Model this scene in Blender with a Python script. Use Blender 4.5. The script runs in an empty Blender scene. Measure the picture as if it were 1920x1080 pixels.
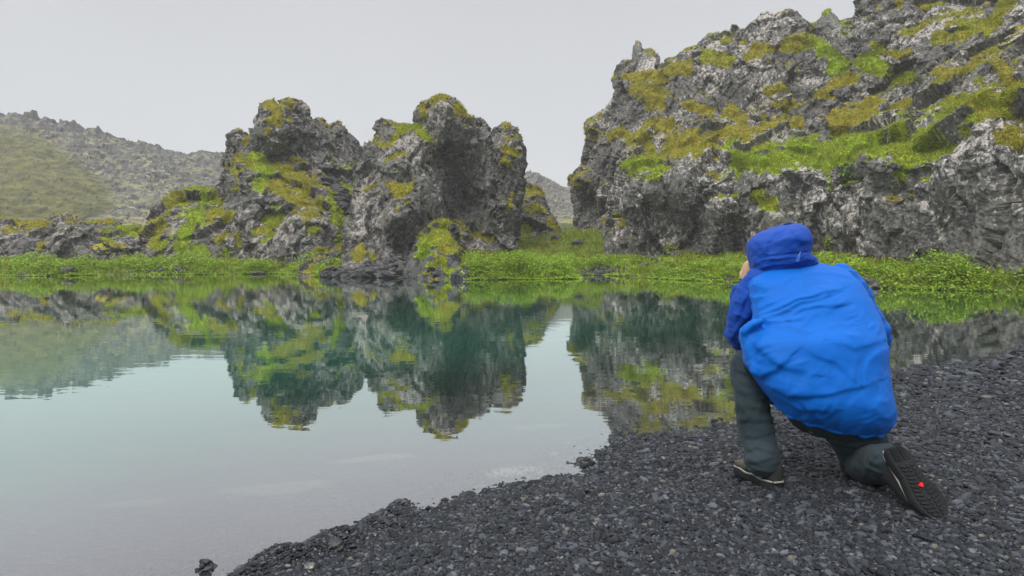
import bpy, math, random
import numpy as np
from mathutils import Vector

# ------------------------------------------------------------------ camera, sky, sun, exposure
SC = bpy.context.scene
COL = SC.collection
F, CX, CY, HZ = 1100.0, 960.0, 540.0, 470.0      # focal length and picture measures, in 1920-wide photo pixels
CAM_Z = 1.15
PITCH = math.atan((CY - HZ) / F)
cam_data = bpy.data.cameras.new('camera')
cam = bpy.data.objects.new('camera', cam_data)
COL.objects.link(cam)
cam.location = (0, 0, CAM_Z)
cam.rotation_euler = (math.pi / 2 - PITCH, 0, 0)
cam_data.sensor_width = 36.0
cam_data.lens = 36.0 * F / 1920.0
cam_data.clip_start = 0.05
cam_data.clip_end = 3000
SC.camera = cam

SUN_EL, SUN_AZ = math.radians(55), math.radians(-145)     # high, behind the camera's left shoulder
world = bpy.data.worlds.new('World')
SC.world = world
world.use_nodes = True
wn, wl = world.node_tree.nodes, world.node_tree.links
wn.clear()
w_out = wn.new('ShaderNodeOutputWorld')
w_bg = wn.new('ShaderNodeBackground')
w_sky = wn.new('ShaderNodeTexSky')
w_sky.sky_type = 'NISHITA'
w_sky.sun_disc = False
w_sky.sun_elevation = SUN_EL
w_sky.sun_rotation = SUN_AZ
w_sky.dust_density = 4.0
w_tc = wn.new('ShaderNodeTexCoord')
w_sep = wn.new('ShaderNodeSeparateXYZ')
w_ramp = wn.new('ShaderNodeValToRGB')                     # overcast deck: brighter towards the zenith
e = w_ramp.color_ramp.elements
SKY_K = 10.0
e[0].position = 0.0; e[0].color = (0.550, 0.582, 0.600, 1)
e[1].position = 1.0; e[1].color = (1.9, 1.9, 1.9, 1)
m_ = e.new(0.22); m_.color = (0.525, 0.538, 0.556, 1)
m_ = e.new(0.45); m_.color = (0.465, 0.468, 0.485, 1)
m_ = e.new(0.62); m_.color = (0.95, 0.96, 0.98, 1)
w_noise = wn.new('ShaderNodeTexNoise')
w_noise.inputs['Scale'].default_value = 2.2
w_noise.inputs['Detail'].default_value = 3
w_nmap = wn.new('ShaderNodeMapRange')
w_nmap.inputs['To Min'].default_value = 0.93
w_nmap.inputs['To Max'].default_value = 1.07
w_mul = wn.new('ShaderNodeMixRGB'); w_mul.blend_type = 'MULTIPLY'; w_mul.inputs['Fac'].default_value = 1
w_scale = wn.new('ShaderNodeMixRGB'); w_scale.blend_type = 'MULTIPLY'; w_scale.inputs['Fac'].default_value = 1
w_scale.inputs['Color2'].default_value = (SKY_K, SKY_K, SKY_K, 1)
w_mix = wn.new('ShaderNodeMixRGB'); w_mix.inputs['Fac'].default_value = 0.93   # thick cloud over the clear sky
wl.new(w_tc.outputs['Generated'], w_sep.inputs[0])
wl.new(w_sep.outputs['Z'], w_ramp.inputs['Fac'])
wl.new(w_tc.outputs['Generated'], w_noise.inputs['Vector'])
wl.new(w_noise.outputs['Fac'], w_nmap.inputs['Value'])
wl.new(w_ramp.outputs['Color'], w_mul.inputs['Color1'])
wl.new(w_nmap.outputs['Result'], w_mul.inputs['Color2'])
wl.new(w_mul.outputs['Color'], w_scale.inputs['Color1'])
wl.new(w_sky.outputs['Color'], w_mix.inputs['Color1'])
wl.new(w_scale.outputs['Color'], w_mix.inputs['Color2'])
wl.new(w_mix.outputs['Color'], w_bg.inputs['Color'])
w_bg.inputs['Strength'].default_value = 0.1
wl.new(w_bg.outputs[0], w_out.inputs['Surface'])

sun_data = bpy.data.lights.new('sun', 'SUN')
sun_data.energy = 1.5
sun_data.angle = math.radians(14)
sun_data.color = (1.0, 0.965, 0.91)
sun = bpy.data.objects.new('sun', sun_data)
COL.objects.link(sun)
_sd = Vector((math.sin(SUN_AZ) * math.cos(SUN_EL), math.cos(SUN_AZ) * math.cos(SUN_EL), math.sin(SUN_EL)))
sun.rotation_euler = _sd.to_track_quat('Z', 'Y').to_euler()

SC.view_settings.view_transform = 'Standard'
SC.view_settings.look = 'None'
SC.view_settings.gamma = 1
SC.view_settings.exposure = 0.45
SC.cycles.use_denoising = True
SC.cycles.max_bounces = 8
SC.cycles.transparent_max_bounces = 12
SC.cycles.sample_clamp_indirect = 4.0

# ------------------------------------------------------------------ measuring: photo pixel + distance -> world point
SP, CP = math.sin(PITCH), math.cos(PITCH)


def ray(px, py):
    px = np.asarray(px, float); py = np.asarray(py, float)
    u, v = px - CX, CY - py
    return u, F * CP + v * SP, -F * SP + v * CP


def W(px, py, D):
    """World point seen at (px, py) in the photo at distance D along the ground axis."""
    u, y, z = ray(px, py)
    t = np.asarray(D, float) / y
    return np.stack(np.broadcast_arrays(u * t, np.asarray(D, float) + 0 * t, CAM_Z + z * t), -1)


def G(px, py, z0=0.0):
    """World point on the level plane z0 seen at (px, py)."""
    u, y, z = ray(px, py)
    t = (z0 - CAM_Z) / z
    return np.stack(np.broadcast_arrays(u * t, y * t, 0 * t + z0), -1)


def project(P):
    x, y, z = P[..., 0], P[..., 1], P[..., 2] - CAM_Z
    d = y * CP - z * SP
    up = y * SP + z * CP
    d = np.where(np.abs(d) < 1e-6, 1e-6, d)
    return CX + F * x / d, CY - F * up / d, d


# ------------------------------------------------------------------ noise in numpy
def _h(ix, iy, iz, s):
    with np.errstate(over='ignore'):
        h = (ix.astype(np.int64).astype(np.uint32) * np.uint32(374761393)
             + iy.astype(np.int64).astype(np.uint32) * np.uint32(668265263)
             + iz.astype(np.int64).astype(np.uint32) * np.uint32(2246822519)
             + np.uint32((s * 3266489917) & 0xffffffff))
        h ^= h >> np.uint32(15); h *= np.uint32(2246822519)
        h ^= h >> np.uint32(13); h *= np.uint32(3266489917)
        h ^= h >> np.uint32(16)
    return h


def _r(h, k=0):
    if k:
        with np.errstate(over='ignore'):
            h = (h + np.uint32(k * 0x9E3779B9 & 0xffffffff)) * np.uint32(2654435761)
            h ^= h >> np.uint32(15)
            h *= np.uint32(2246822519)
            h ^= h >> np.uint32(14)
    return h.astype(np.float64) / 4294967296.0


def noise(P, scale=1.0, seed=0):
    """Gradient noise about -1..1; features about `scale` metres across."""
    q = P / scale
    b = np.floor(q); f = q - b
    w = f * f * f * (f * (f * 6 - 15) + 10)
    out = 0
    for dx in (0, 1):
        for dy in (0, 1):
            for dz in (0, 1):
                h = _h(b[:, 0] + dx, b[:, 1] + dy, b[:, 2] + dz, seed)
                g = (( _r(h, 1) * 2 - 1) * (f[:, 0] - dx) + (_r(h, 2) * 2 - 1) * (f[:, 1] - dy)
                     + (_r(h, 3) * 2 - 1) * (f[:, 2] - dz))
                wt = ((w[:, 0] if dx else 1 - w[:, 0]) * (w[:, 1] if dy else 1 - w[:, 1])
                      * (w[:, 2] if dz else 1 - w[:, 2]))
                out = out + g * wt
    return out * 1.4


def fbm(P, scale=1.0, octaves=4, seed=0, gain=0.5):
    a, o, s = 1.0, 0, 0
    for i in range(octaves):
        o = o + a * noise(P, scale / 2 ** i, seed + i * 17)
        s += a; a *= gain
    return o / s * 1.6


def ridged(P, scale=1.0, octaves=3, seed=0):
    a, o, s = 1.0, 0, 0
    for i in range(octaves):
        o = o + a * (1 - 2 * np.abs(noise(P, scale / 2 ** i, seed + i * 31)))
        s += a; a *= 0.5
    return o / s


def facets(P, scale=1.0, seed=0, tilt=0.9):
    """Broken-rock relief: every cell of a 3D cell pattern is one tilted plane at its own height (about -1..1)."""
    q = P / scale
    b = np.floor(q)
    best = np.full(len(P), 1e9); val = np.zeros(len(P))
    for dx in (-1, 0, 1):
        for dy in (-1, 0, 1):
            for dz in (-1, 0, 1):
                cx, cy, cz = b[:, 0] + dx, b[:, 1] + dy, b[:, 2] + dz
                h = _h(cx, cy, cz, seed)
                ex, ey, ez = q[:, 0] - cx - _r(h, 1), q[:, 1] - cy - _r(h, 2), q[:, 2] - cz - _r(h, 3)
                d = ex * ex + ey * ey + ez * ez
                v = ((_r(h, 4) * 2 - 1) * 0.6 + tilt * ((_r(h, 5) * 2 - 1) * ex + (_r(h, 6) * 2 - 1) * ey + (_r(h, 7) * 2 - 1) * ez))
                m = d < best
                best = np.where(m, d, best); val = np.where(m, v, val)
    return val


def sstep(a, b, x):
    t = np.clip((x - a) / (b - a), 0, 1)
    return t * t * (3 - 2 * t)


def seg_dist(X, Y, x0, y0, x1, y1):
    dx, dy = x1 - x0, y1 - y0
    L = dx * dx + dy * dy + 1e-12
    t = np.clip(((X - x0) * dx + (Y - y0) * dy) / L, 0, 1)
    return np.hypot(X - x0 - t * dx, Y - y0 - t * dy)


def inside(X, Y, poly):
    r = np.zeros(X.shape, bool)
    n = len(poly)
    for i in range(n):
        x0, y0 = poly[i]; x1, y1 = poly[(i + 1) % n]
        if y0 == y1:
            continue
        c = ((y0 > Y) != (y1 > Y)) & (X < (x1 - x0) * (Y - y0) / (y1 - y0) + x0)
        r ^= c
    return r


class TPS:
    """Smooth sheet through scattered control values."""
    def __init__(self, pts, reg=0.02):
        p = np.array(pts, float)
        self.s = 100.0
        self.x = p[:, :2] / self.s
        n = len(p)
        K = self.k(np.hypot(*(self.x[:, None] - self.x[None]).transpose(2, 0, 1))) + reg * np.eye(n)
        Pm = np.c_[np.ones(n), self.x]
        A = np.block([[K, Pm], [Pm.T, np.zeros((3, 3))]])
        self.w = np.linalg.solve(A, np.r_[p[:, 2], 0, 0, 0])

    @staticmethod
    def k(r):
        return np.where(r > 1e-9, r * r * np.log(r + 1e-12), 0)

    def __call__(self, px, py):
        X = np.c_[np.ravel(px), np.ravel(py)] / self.s
        o = self.w[-3] + X @ self.w[-2:]
        for i, c in enumerate(self.x):
            o = o + self.w[i] * self.k(np.hypot(X[:, 0] - c[0], X[:, 1] - c[1]))
        return o.reshape(np.shape(px))


def hit(px, py):
    """First ground point seen at (px, py)."""
    D = np.linspace(1.2, 75, 3000)
    P = W(px, py, D)
    below = np.nonzero(np.maximum(ground_z(P[:, 0], P[:, 1]), -0.03) >= P[:, 2])[0]
    return P[below[0]] if len(below) else P[1500]


# ------------------------------------------------------------------ objects
def tag(o, label=None, cat=None, group=None, kind=None):
    if label: o['label'] = label
    if cat: o['category'] = cat
    if group: o['group'] = group
    if kind: o['kind'] = kind
    return o


def np_mesh(name, V, faces, attrs=None, smooth=False):
    """Mesh from numpy arrays; faces is an (n, k) array or a list of such arrays."""
    if not isinstance(faces, list):
        faces = [faces]
    me = bpy.data.meshes.new(name)
    V = np.asarray(V, np.float32)
    me.vertices.add(len(V)); me.vertices.foreach_set('co', V.ravel())
    nl = sum(f.size for f in faces); nf = sum(len(f) for f in faces)
    me.loops.add(nl); me.polygons.add(nf)
    me.loops.foreach_set('vertex_index', np.concatenate([f.ravel() for f in faces]).astype(np.int32))
    tot = np.concatenate([np.full(len(f), f.shape[1]) for f in faces]).astype(np.int32)
    me.polygons.foreach_set('loop_start', np.r_[0, np.cumsum(tot)[:-1]].astype(np.int32))
    me.polygons.foreach_set('loop_total', tot)
    me.polygons.foreach_set('use_smooth', np.full(nf, smooth))
    for k, a in (attrs or {}).items():
        a = np.asarray(a, np.float32)
        if a.ndim == 1:
            me.attributes.new(k, 'FLOAT', 'POINT').data.foreach_set('value', a)
        else:
            me.attributes.new(k, 'FLOAT_VECTOR', 'POINT').data.foreach_set('vector', a.ravel())
    me.update(calc_edges=True)
    me.validate()
    return me


def link(name, me, mat=None, parent=None):
    o = bpy.data.objects.new(name, me)
    COL.objects.link(o)
    if mat: o.data.materials.append(mat)
    if parent: o.parent = parent
    return o


def mesh_arrays(me):
    V = np.empty(len(me.vertices) * 3, np.float32); me.vertices.foreach_get('co', V)
    me.calc_loop_triangles()
    T = np.empty(len(me.loop_triangles) * 3, np.int32); me.loop_triangles.foreach_get('vertices', T)
    return V.reshape(-1, 3).astype(np.float64), T.reshape(-1, 3)


def normals(V, T):
    n = np.cross(V[T[:, 1]] - V[T[:, 0]], V[T[:, 2]] - V[T[:, 0]])
    N = np.zeros_like(V)
    for i in range(3):
        np.add.at(N, T[:, i], n)
    return N / (np.linalg.norm(N, axis=1, keepdims=True) + 1e-12)


def remesh(V, faces, voxel):
    """Voxel remesh of a closed mesh; returns vertices and quads."""
    me = np_mesh('tmp', V, faces)
    o = bpy.data.objects.new('tmp', me); COL.objects.link(o)
    md = o.modifiers.new('r', 'REMESH'); md.mode = 'VOXEL'; md.voxel_size = voxel
    dg = bpy.context.evaluated_depsgraph_get()
    ev = o.evaluated_get(dg); m2 = ev.to_mesh()
    v = np.empty(len(m2.vertices) * 3, np.float32); m2.vertices.foreach_get('co', v)
    q = np.empty(len(m2.loops), np.int32); m2.loops.foreach_get('vertex_index', q)
    ev.to_mesh_clear()
    bpy.data.objects.remove(o); bpy.data.meshes.remove(me)
    return v.reshape(-1, 3).astype(np.float64), q.reshape(-1, 4)


def tris(Q):
    return np.r_[Q[:, [0, 1, 2]], Q[:, [0, 2, 3]]]


# ------------------------------------------------------------------ materials
class NT:
    """Small helper to write node trees."""
    def __init__(self, name, haze=None):
        self.m = bpy.data.materials.new(name); self.m.use_nodes = True
        self.t = self.m.node_tree; self.n = self.t.nodes; self.n.clear()
        self.out = self.n.new('ShaderNodeOutputMaterial')

    def add(self, kind, **kw):
        nd = self.n.new('ShaderNode' + kind)
        ins = kw.pop('ins', {})
        for k, v in kw.items(): setattr(nd, k, v)
        for k, v in ins.items(): self.set(nd.inputs[k], v)
        return nd

    def set(self, sock, v):
        if isinstance(v, bpy.types.NodeSocket): self.t.links.new(v, sock)
        else:
            if isinstance(v, tuple) and len(v) == 3 and sock.type == 'RGBA': v = v + (1,)
            sock.default_value = v

    def attr(self, name, out='Fac'):
        return self.add('Attribute', attribute_name=name).outputs[out]

    def noise(self, vec, scale, detail=4, rough=0.55, dist=0.0):
        return self.add('TexNoise', ins={'Vector': vec, 'Scale': scale, 'Detail': detail, 'Roughness': rough, 'Distortion': dist}).outputs['Fac']

    def map(self, v, a, b, c=0.0, d=1.0, smooth=True):
        return self.add('MapRange', interpolation_type='SMOOTHSTEP' if smooth else 'LINEAR',
                        ins={'Value': v, 'From Min': a, 'From Max': b, 'To Min': c, 'To Max': d}).outputs['Result']

    def mix(self, f, a, b, mode='MIX'):
        return self.add('MixRGB', blend_type=mode, ins={'Fac': f, 'Color1': a, 'Color2': b}).outputs['Color']

    def math(self, op, a, b=0.0, c=0.0, clamp=False):
        return self.add('Math', operation=op, use_clamp=clamp, ins={0: a, 1: b, 2: c}).outputs[0]

    def mapping(self, vec, scale=(1, 1, 1), rot=(0, 0, 0), loc=(0, 0, 0)):
        return self.add('Mapping', ins={'Vector': vec, 'Scale': Vector(scale), 'Rotation': Vector(rot), 'Location': Vector(loc)}).outputs[0]

    def obj(self):
        return self.add('TexCoord').outputs['Object']

    def bump(self, h, strength, dist, normal=None):
        ins = {'Height': h, 'Strength': strength, 'Distance': dist}
        if normal is not None: ins['Normal'] = normal
        return self.add('Bump', ins=ins).outputs[0]

    def pbr(self, **ins):
        b = self.add('BsdfPrincipled', ins={k.replace('_', ' '): v for k, v in ins.items()})
        self.t.links.new(b.outputs[0], self.out.inputs['Surface'])
        return b


def rock_material(name, dark, mid, pale, pale_amt, detail=1.0):
    t = NT(name)
    P = t.obj()
    n1 = t.noise(P, 0.9, 6, 0.6)
    n2 = t.noise(P, 5.0 * detail, 6, 0.65)
    n3 = t.noise(t.mapping(P, (1, 1, 0.6)), 4.6 * detail, 8, 0.72, 0.15)
    c = t.mix(t.map(n2, 0.35, 0.68), dark, mid)
    c = t.mix(t.map(n1, 0.42, 0.7, 0, 0.45), c, (0.155, 0.150, 0.115))            # brownish dry lichen
    lich = t.attr('lichen')
    thr = t.math('SUBTRACT', n3, t.math('MULTIPLY', t.math('SUBTRACT', 1.0, lich), pale_amt))
    lm = t.map(thr, 0.44, 0.53)
    n4 = t.noise(P, 16 * detail, 3, 0.6)
    lm = t.math('MULTIPLY', lm, t.map(n4, 0.32, 0.6, 0.25, 1.0))
    c = t.mix(lm, c, pale)
    # turf
    turf = t.attr('turf'); hue = t.attr('hue')
    g = t.mix(t.map(n2, 0.3, 0.7), (0.19, 0.165, 0.016), (0.35, 0.305, 0.042))
    g2 = t.mix(t.map(n2, 0.3, 0.7), (0.18, 0.28, 0.010), (0.31, 0.42, 0.024))
    g = t.mix(t.map(t.math('ADD', hue, t.math('MULTIPLY', t.math('SUBTRACT', n1, 0.5), 1.2)), 0.25, 0.75), g, g2)
    g = t.mix(t.map(t.noise(P, 1.7, 3), 0.5, 0.75, 0, 0.5), g, (0.10, 0.075, 0.018))
    te = t.map(t.math('ADD', turf, t.math('MULTIPLY', t.math('SUBTRACT', n2, 0.5), 0.7)), 0.42, 0.58)
    c = t.mix(te, c, g)
    rg = t.map(te, 0, 1, 0.72, 0.95)
    v = t.add('TexVoronoi', ins={'Vector': P, 'Scale': 7.0 * detail}).outputs['Distance']
    h = t.math('ADD', t.math('MULTIPLY', v, 0.6), n2)
    nrm = t.bump(h, 0.75, 0.08 / detail)
    nrm = t.bump(t.noise(P, 30 * detail, 4, 0.7), 0.45, 0.03 / detail, nrm)
    t.pbr(Base_Color=c, Roughness=rg, Normal=nrm)
    t.m.node_tree.nodes[-1].inputs['Specular IOR Level'].default_value = 0.25
    return t.m


M_ROCK = rock_material('stack_rock', (0.036, 0.037, 0.038), (0.178, 0.174, 0.162), (0.37, 0.33, 0.30), 0.24)
M_CLIFF = rock_material('cliff_rock', (0.038, 0.038, 0.038), (0.180, 0.176, 0.165), (0.53, 0.49, 0.455), 0.20, 1.25)
M_DARK = rock_material('dark_rock', (0.022, 0.024, 0.028), (0.085, 0.089, 0.098), (0.30, 0.30, 0.30), 0.34, 2.0)
M_PALE = rock_material('pale_rock', (0.09, 0.09, 0.09), (0.22, 0.22, 0.215), (0.50, 0.49, 0.47), 0.12, 2.0)


def foliage_material(name, spec=0.2, trans=0.4):
    t = NT(name)
    c = t.attr('tint', 'Vector')
    b = t.pbr(Base_Color=c, Roughness=0.55)
    b.inputs['Specular IOR Level'].default_value = spec
    tr = t.add('BsdfTranslucent', ins={'Color': c})
    mx = t.add('MixShader', ins={0: trans, 1: b.outputs[0], 2: tr.outputs[0]})
    t.t.links.new(mx.outputs[0], t.out.inputs['Surface'])
    return t.m


M_GRASS = foliage_material('grass_blades')
M_LEAF = foliage_material('leaf_green', 0.4, 0.2)

# ------------------------------------------------------------------ lake outline and ground heights
near_px = [(-60, 1290), (250, 1130), (430, 1082), (500, 1066), (580, 1056), (640, 1040), (700, 1000), (760, 968), (820, 957),
           (870, 935), (920, 916), (1000, 909), (1050, 896), (1075, 886), (1078, 868), (1120, 848), (1165, 826), (1250, 821), (1330, 806),
           (1400, 790), (1480, 765), (1560, 740), (1660, 712), (1700, 702), (1780, 689), (1860, 675), (1920, 662), (2100, 630)]
far_px = [(-900, 512), (-300, 514), (0, 517), (60, 518), (130, 517), (240, 515), (420, 515), (520, 513), (560, 515), (600, 519), (700, 521), (860, 523),
          (880, 525), (960, 524), (1075, 523), (1085, 517), (1130, 515), (1200, 521), (1300, 526), (1420, 531), (1540, 536), (1640, 540),
          (1880, 547), (1960, 549), (2200, 553)]
NEAR = [tuple(G(x, y)[:2]) for x, y in near_px]
FAR = [tuple(G(x, y)[:2]) for x, y in far_px]
LAKE = [(-60, -10), (-14, -6), (-5, -0.8)] + NEAR + [(16, 11), (24, 16)] + FAR[::-1] + [(-60, 26)]


def lake_dist(X, Y):
    """Distance to the shoreline, positive on land; and how far the near beach is the closer shore (1) or the far bank (0)."""
    dn = np.full(X.shape, 1e9); df = np.full(X.shape, 1e9)
    nb = [(-60, -10), (-14, -6), (-5, -0.8)] + NEAR + [(16, 11)]
    for a, b in zip(nb[:-1], nb[1:]): dn = np.minimum(dn, seg_dist(X, Y, *a, *b))
    fb = [(24, 16)] + FAR[::-1] + [(-60, 26)]
    for a, b in zip(fb[:-1], fb[1:]): df = np.minimum(df, seg_dist(X, Y, *a, *b))
    d = np.minimum(dn, df)
    s = np.where(inside(X, Y, LAKE), -1.0, 1.0)
    return d * s, dn < df


def pad3(X, Y, z=0.0):
    return np.stack([X.ravel(), Y.ravel(), np.full(X.size, z)], 1)


MOUND = W(1120, 432, 36.5)
SPITS = [(G(px, py) , r, h) for px, py, r, h in ((715, 990, .10, .055), (735, 970, .08, .055), (748, 946, .06, .055), (625, 1026, .085, .06), (596, 1038, .06, .045), (548, 1052, .09, .05), (500, 1070, .07, .03), (470, 1080, .06, .02), (386, 1066, .03, .055), (660, 1018, .07, .045), (1215, 832, .12, .04))]


def ground_z(X, Y):
    X = np.asarray(X, float); Y = np.asarray(Y, float)
    d, near = lake_dist(X, Y)
    P = pad3(X, Y)
    n_f = fbm(P, 0.35, 3, 5).reshape(X.shape)
    n_m = fbm(P, 1.6, 3, 8).reshape(X.shape)
    n_l = fbm(P, 6.0, 3, 11).reshape(X.shape)
    dj = d + np.where(near, 0.10 * n_f + 0.16 * n_m * sstep(0, 3, np.hypot(X, Y)), 0.25 * n_m)
    dp, dm = np.maximum(dj, 0), np.maximum(-dj, 0)
    beach = 0.20 * (1 - np.exp(-dp / 0.8)) + 0.032 * dp + 0.012 * n_f * sstep(0, .6, dp) + 0.02 * n_m * sstep(.2, 1.5, dp)
    bank = 0.30 * (1 - np.exp(-dp / 0.45)) + 0.095 * np.minimum(dp, 12) + 0.20 * n_m * sstep(0, 1.5, dp) + 0.06 * n_f * sstep(0, 1, dp) + 0.18 * n_l * sstep(1, 5, dp)
    bank = bank + np.clip(Y - 34, 0, 15) * 0.135 * sstep(30, 45, Y) * (0.25 + 0.75 * sstep(-12, -2, X)) + 0.9 * np.exp(-((X - MOUND[0]) ** 2 + (Y - MOUND[1]) ** 2) / 9.0)
    bed_n = -0.115 * dm - 0.004 * np.minimum(dm, 20) ** 1.6
    bed_f = -1.0 * (1 - np.exp(-dm / 1.2)) - 0.05 * dm
    spit = 0
    for c, r, h in SPITS: spit = spit + h * np.exp(-((X - c[0]) ** 2 + (Y - c[1]) ** 2) / r ** 2)
    land = np.where(near, beach, bank)
    bed = np.maximum(np.where(near, bed_n, bed_f), -2.6)
    return np.where(dj > 0, land, bed) + spit * (1 + 1.2 * n_f)


def bare(P):
    """Stony patches of the bank where little grows."""
    px, py, _ = project(P)
    m = np.zeros(len(P))
    m = np.maximum(m, 1 - sstep(0.6, 1.1, ((px - 1130) / 52) ** 2 + ((py - 510) / 9) ** 2))
    m = np.maximum(m, 1 - sstep(0.6, 1.1, ((px - 1215) / 48) ** 2 + ((py - 497 + (px - 1215) * .12) / 6) ** 2))
    m = np.maximum(m, sstep(606, 622, px + 60 * (525 - py) / 40 - 60) * sstep(880, 866, px) * sstep(474, 484, py) * sstep(24, 25, P[:, 1] + 2) )
    return m * (P[:, 1] > 12)


def build_ground():
    n = 640
    u = np.linspace(-6.2, 6.2, n)
    xs = 0.8 + 1.3 * np.sinh(u)
    ys = 3.0 + 1.3 * np.sinh(u)
    X, Y = np.meshgrid(xs, ys)
    Z = ground_z(X, Y)
    d, near = lake_dist(X, Y)
    V = np.stack([X, Y, Z], -1).reshape(-1, 3)
    i = np.arange(n * n).reshape(n, n)
    Q = np.stack([i[:-1, :-1], i[:-1, 1:], i[1:, 1:], i[1:, :-1]], -1).reshape(-1, 4)
    green = np.where(near, 0.0, sstep(-0.3, 0.1, d))
    green = green.ravel() * (1 - .9 * bare(V))
    # pale sandy spots on the lake bed near the beach
    sand = np.zeros(len(V))
    for cx, cy, rx, ry, a in ((970, 893, 62, 15, 1.0), (690, 838, 80, 9, .5), (520, 890, 110, 14, .35), (250, 905, 90, 10, .25), (1010, 790, 60, 6, .3)):
        c = G(cx, cy, -0.05); s = abs(c[1]) / F
        ex = rx * s; ey = ry * s * c[1] / CAM_Z
        q = ((V[:, 0] - c[0]) / ex) ** 2 + ((V[:, 1] - c[1]) / ey) ** 2
        sand = np.maximum(sand, a * (1 - sstep(0.45, 1.25, q + 0.5 * noise(V, 0.25, 3))))
    me = np_mesh('ground', V, Q, {'green': green.ravel(), 'sand': sand, 'shore': d.ravel()}, smooth=True)
    t = NT('ground_soil')
    P = t.obj()
    v = t.add('TexVoronoi', ins={'Vector': P, 'Scale': 85.0, 'Randomness': 1.0})
    v2 = t.add('TexVoronoi', ins={'Vector': P, 'Scale': 38.0})
    n1 = t.noise(P, 3.0, 5)
    sep = t.add('SeparateColor', ins={0: v.outputs['Color']})
    c = t.mix(t.map(sep.outputs[0], 0.2, 1.0), (0.014, 0.015, 0.019), (0.056, 0.060, 0.071))
    c = t.mix(t.map(sep.outputs[1], 0.93, 1.0), c, (0.15, 0.145, 0.13))
    c = t.mix(t.map(n1, 0.35, 0.7, 0, 0.4), c, (0.018, 0.019, 0.022))
    c = t.mix(t.math('MULTIPLY', t.attr('sand'), 0.8), c, (0.33, 0.33, 0.28))
    ng = t.noise(P, 2.0, 5)
    g = t.mix(ng, (0.055, 0.085, 0.012), (0.11, 0.15, 0.022))
    c = t.mix(t.attr('green'), c, g)
    wet = t.map(t.attr('shore'), 0.02, 0.28, 0.25, 0.62)
    h = t.math('ADD', t.math('MULTIPLY', v.outputs['Distance'], -0.6), t.math('MULTIPLY', v2.outputs['Distance'], -0.7))
    t.pbr(Base_Color=c, Roughness=wet, Normal=t.bump(h, 1.0, 0.012))
    tag(link('ground', me, t.m), kind='structure')


build_ground()


def build_water():
    n = 260
    xs = np.linspace(-1, 1, n); xs = np.sign(xs) * np.abs(xs) ** 1.6 * 62
    ys = np.linspace(0, 1, n) ** 1.5 * 44 - 12
    X, Y = np.meshgrid(xs, ys)
    V = np.stack([X, Y, 0 * X], -1).reshape(-1, 3)
    depth = np.maximum(-ground_z(X, Y), 0).ravel()
    i = np.arange(n * n).reshape(n, n)
    Q = np.stack([i[:-1, :-1], i[:-1, 1:], i[1:, 1:], i[1:, :-1]], -1).reshape(-1, 4)
    d, _ = lake_dist(X, Y)
    keep = (d.ravel()[Q] < 1.2).any(1)
    me = np_mesh('water', V, Q[keep], {'depth': depth}, smooth=True)
    t = NT('lake_water')
    P = t.obj()
    r1 = t.noise(t.mapping(P, (1.0, 2.6, 1), (0, 0, 0.15)), 1.6, 3, 0.5)
    r2 = t.noise(t.mapping(P, (1.0, 2.0, 1), (0, 0, -0.3)), 7.0, 2, 0.5)
    patch = t.map(t.noise(P, 0.16, 2), 0.35, 0.65, 0.35, 1.0)
    h = t.math('MULTIPLY', t.math('ADD', r1, t.math('MULTIPLY', r2, 0.09)), patch)
    nrm = t.bump(h, 1.0, 0.0019)
    lw = t.add('LayerWeight', ins={'Blend': 0.5, 'Normal': nrm}).outputs['Facing']
    refl = t.math('MULTIPLY', t.math('POWER', lw, 1.35), 1.06, clamp=True)
    tint = t.mix(t.map(lw, .84, .97), t.mix(t.map(lw, .58, .76), (0.955, .965, .98), (0.875, 0.98, 0.955)), (1.0, 1.0, 0.98))
    gl = t.add('BsdfGlossy', ins={'Color': tint, 'Roughness': 0.004, 'Normal': nrm})
    tr = t.add('BsdfTransparent', ins={'Color': (0.86, 0.875, 0.90)})
    body = t.add('BsdfDiffuse', ins={'Color': (0.0, 0.150, 0.094)})
    under = t.add('MixShader', ins={0: t.map(t.attr('depth'), 0.10, 0.60), 1: tr.outputs[0], 2: body.outputs[0]})
    mx = t.add('MixShader', ins={0: refl, 1: under.outputs[0], 2: gl.outputs[0]})
    t.t.links.new(mx.outputs[0], t.out.inputs['Surface'])
    tag(link('lake_water', me, t.m), kind='structure')


build_water()
# ------------------------------------------------------------------ big rock masses
TURF_SRC = []      # (V, T, turf, hue) of every mass, for the grass that grows on it


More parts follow.
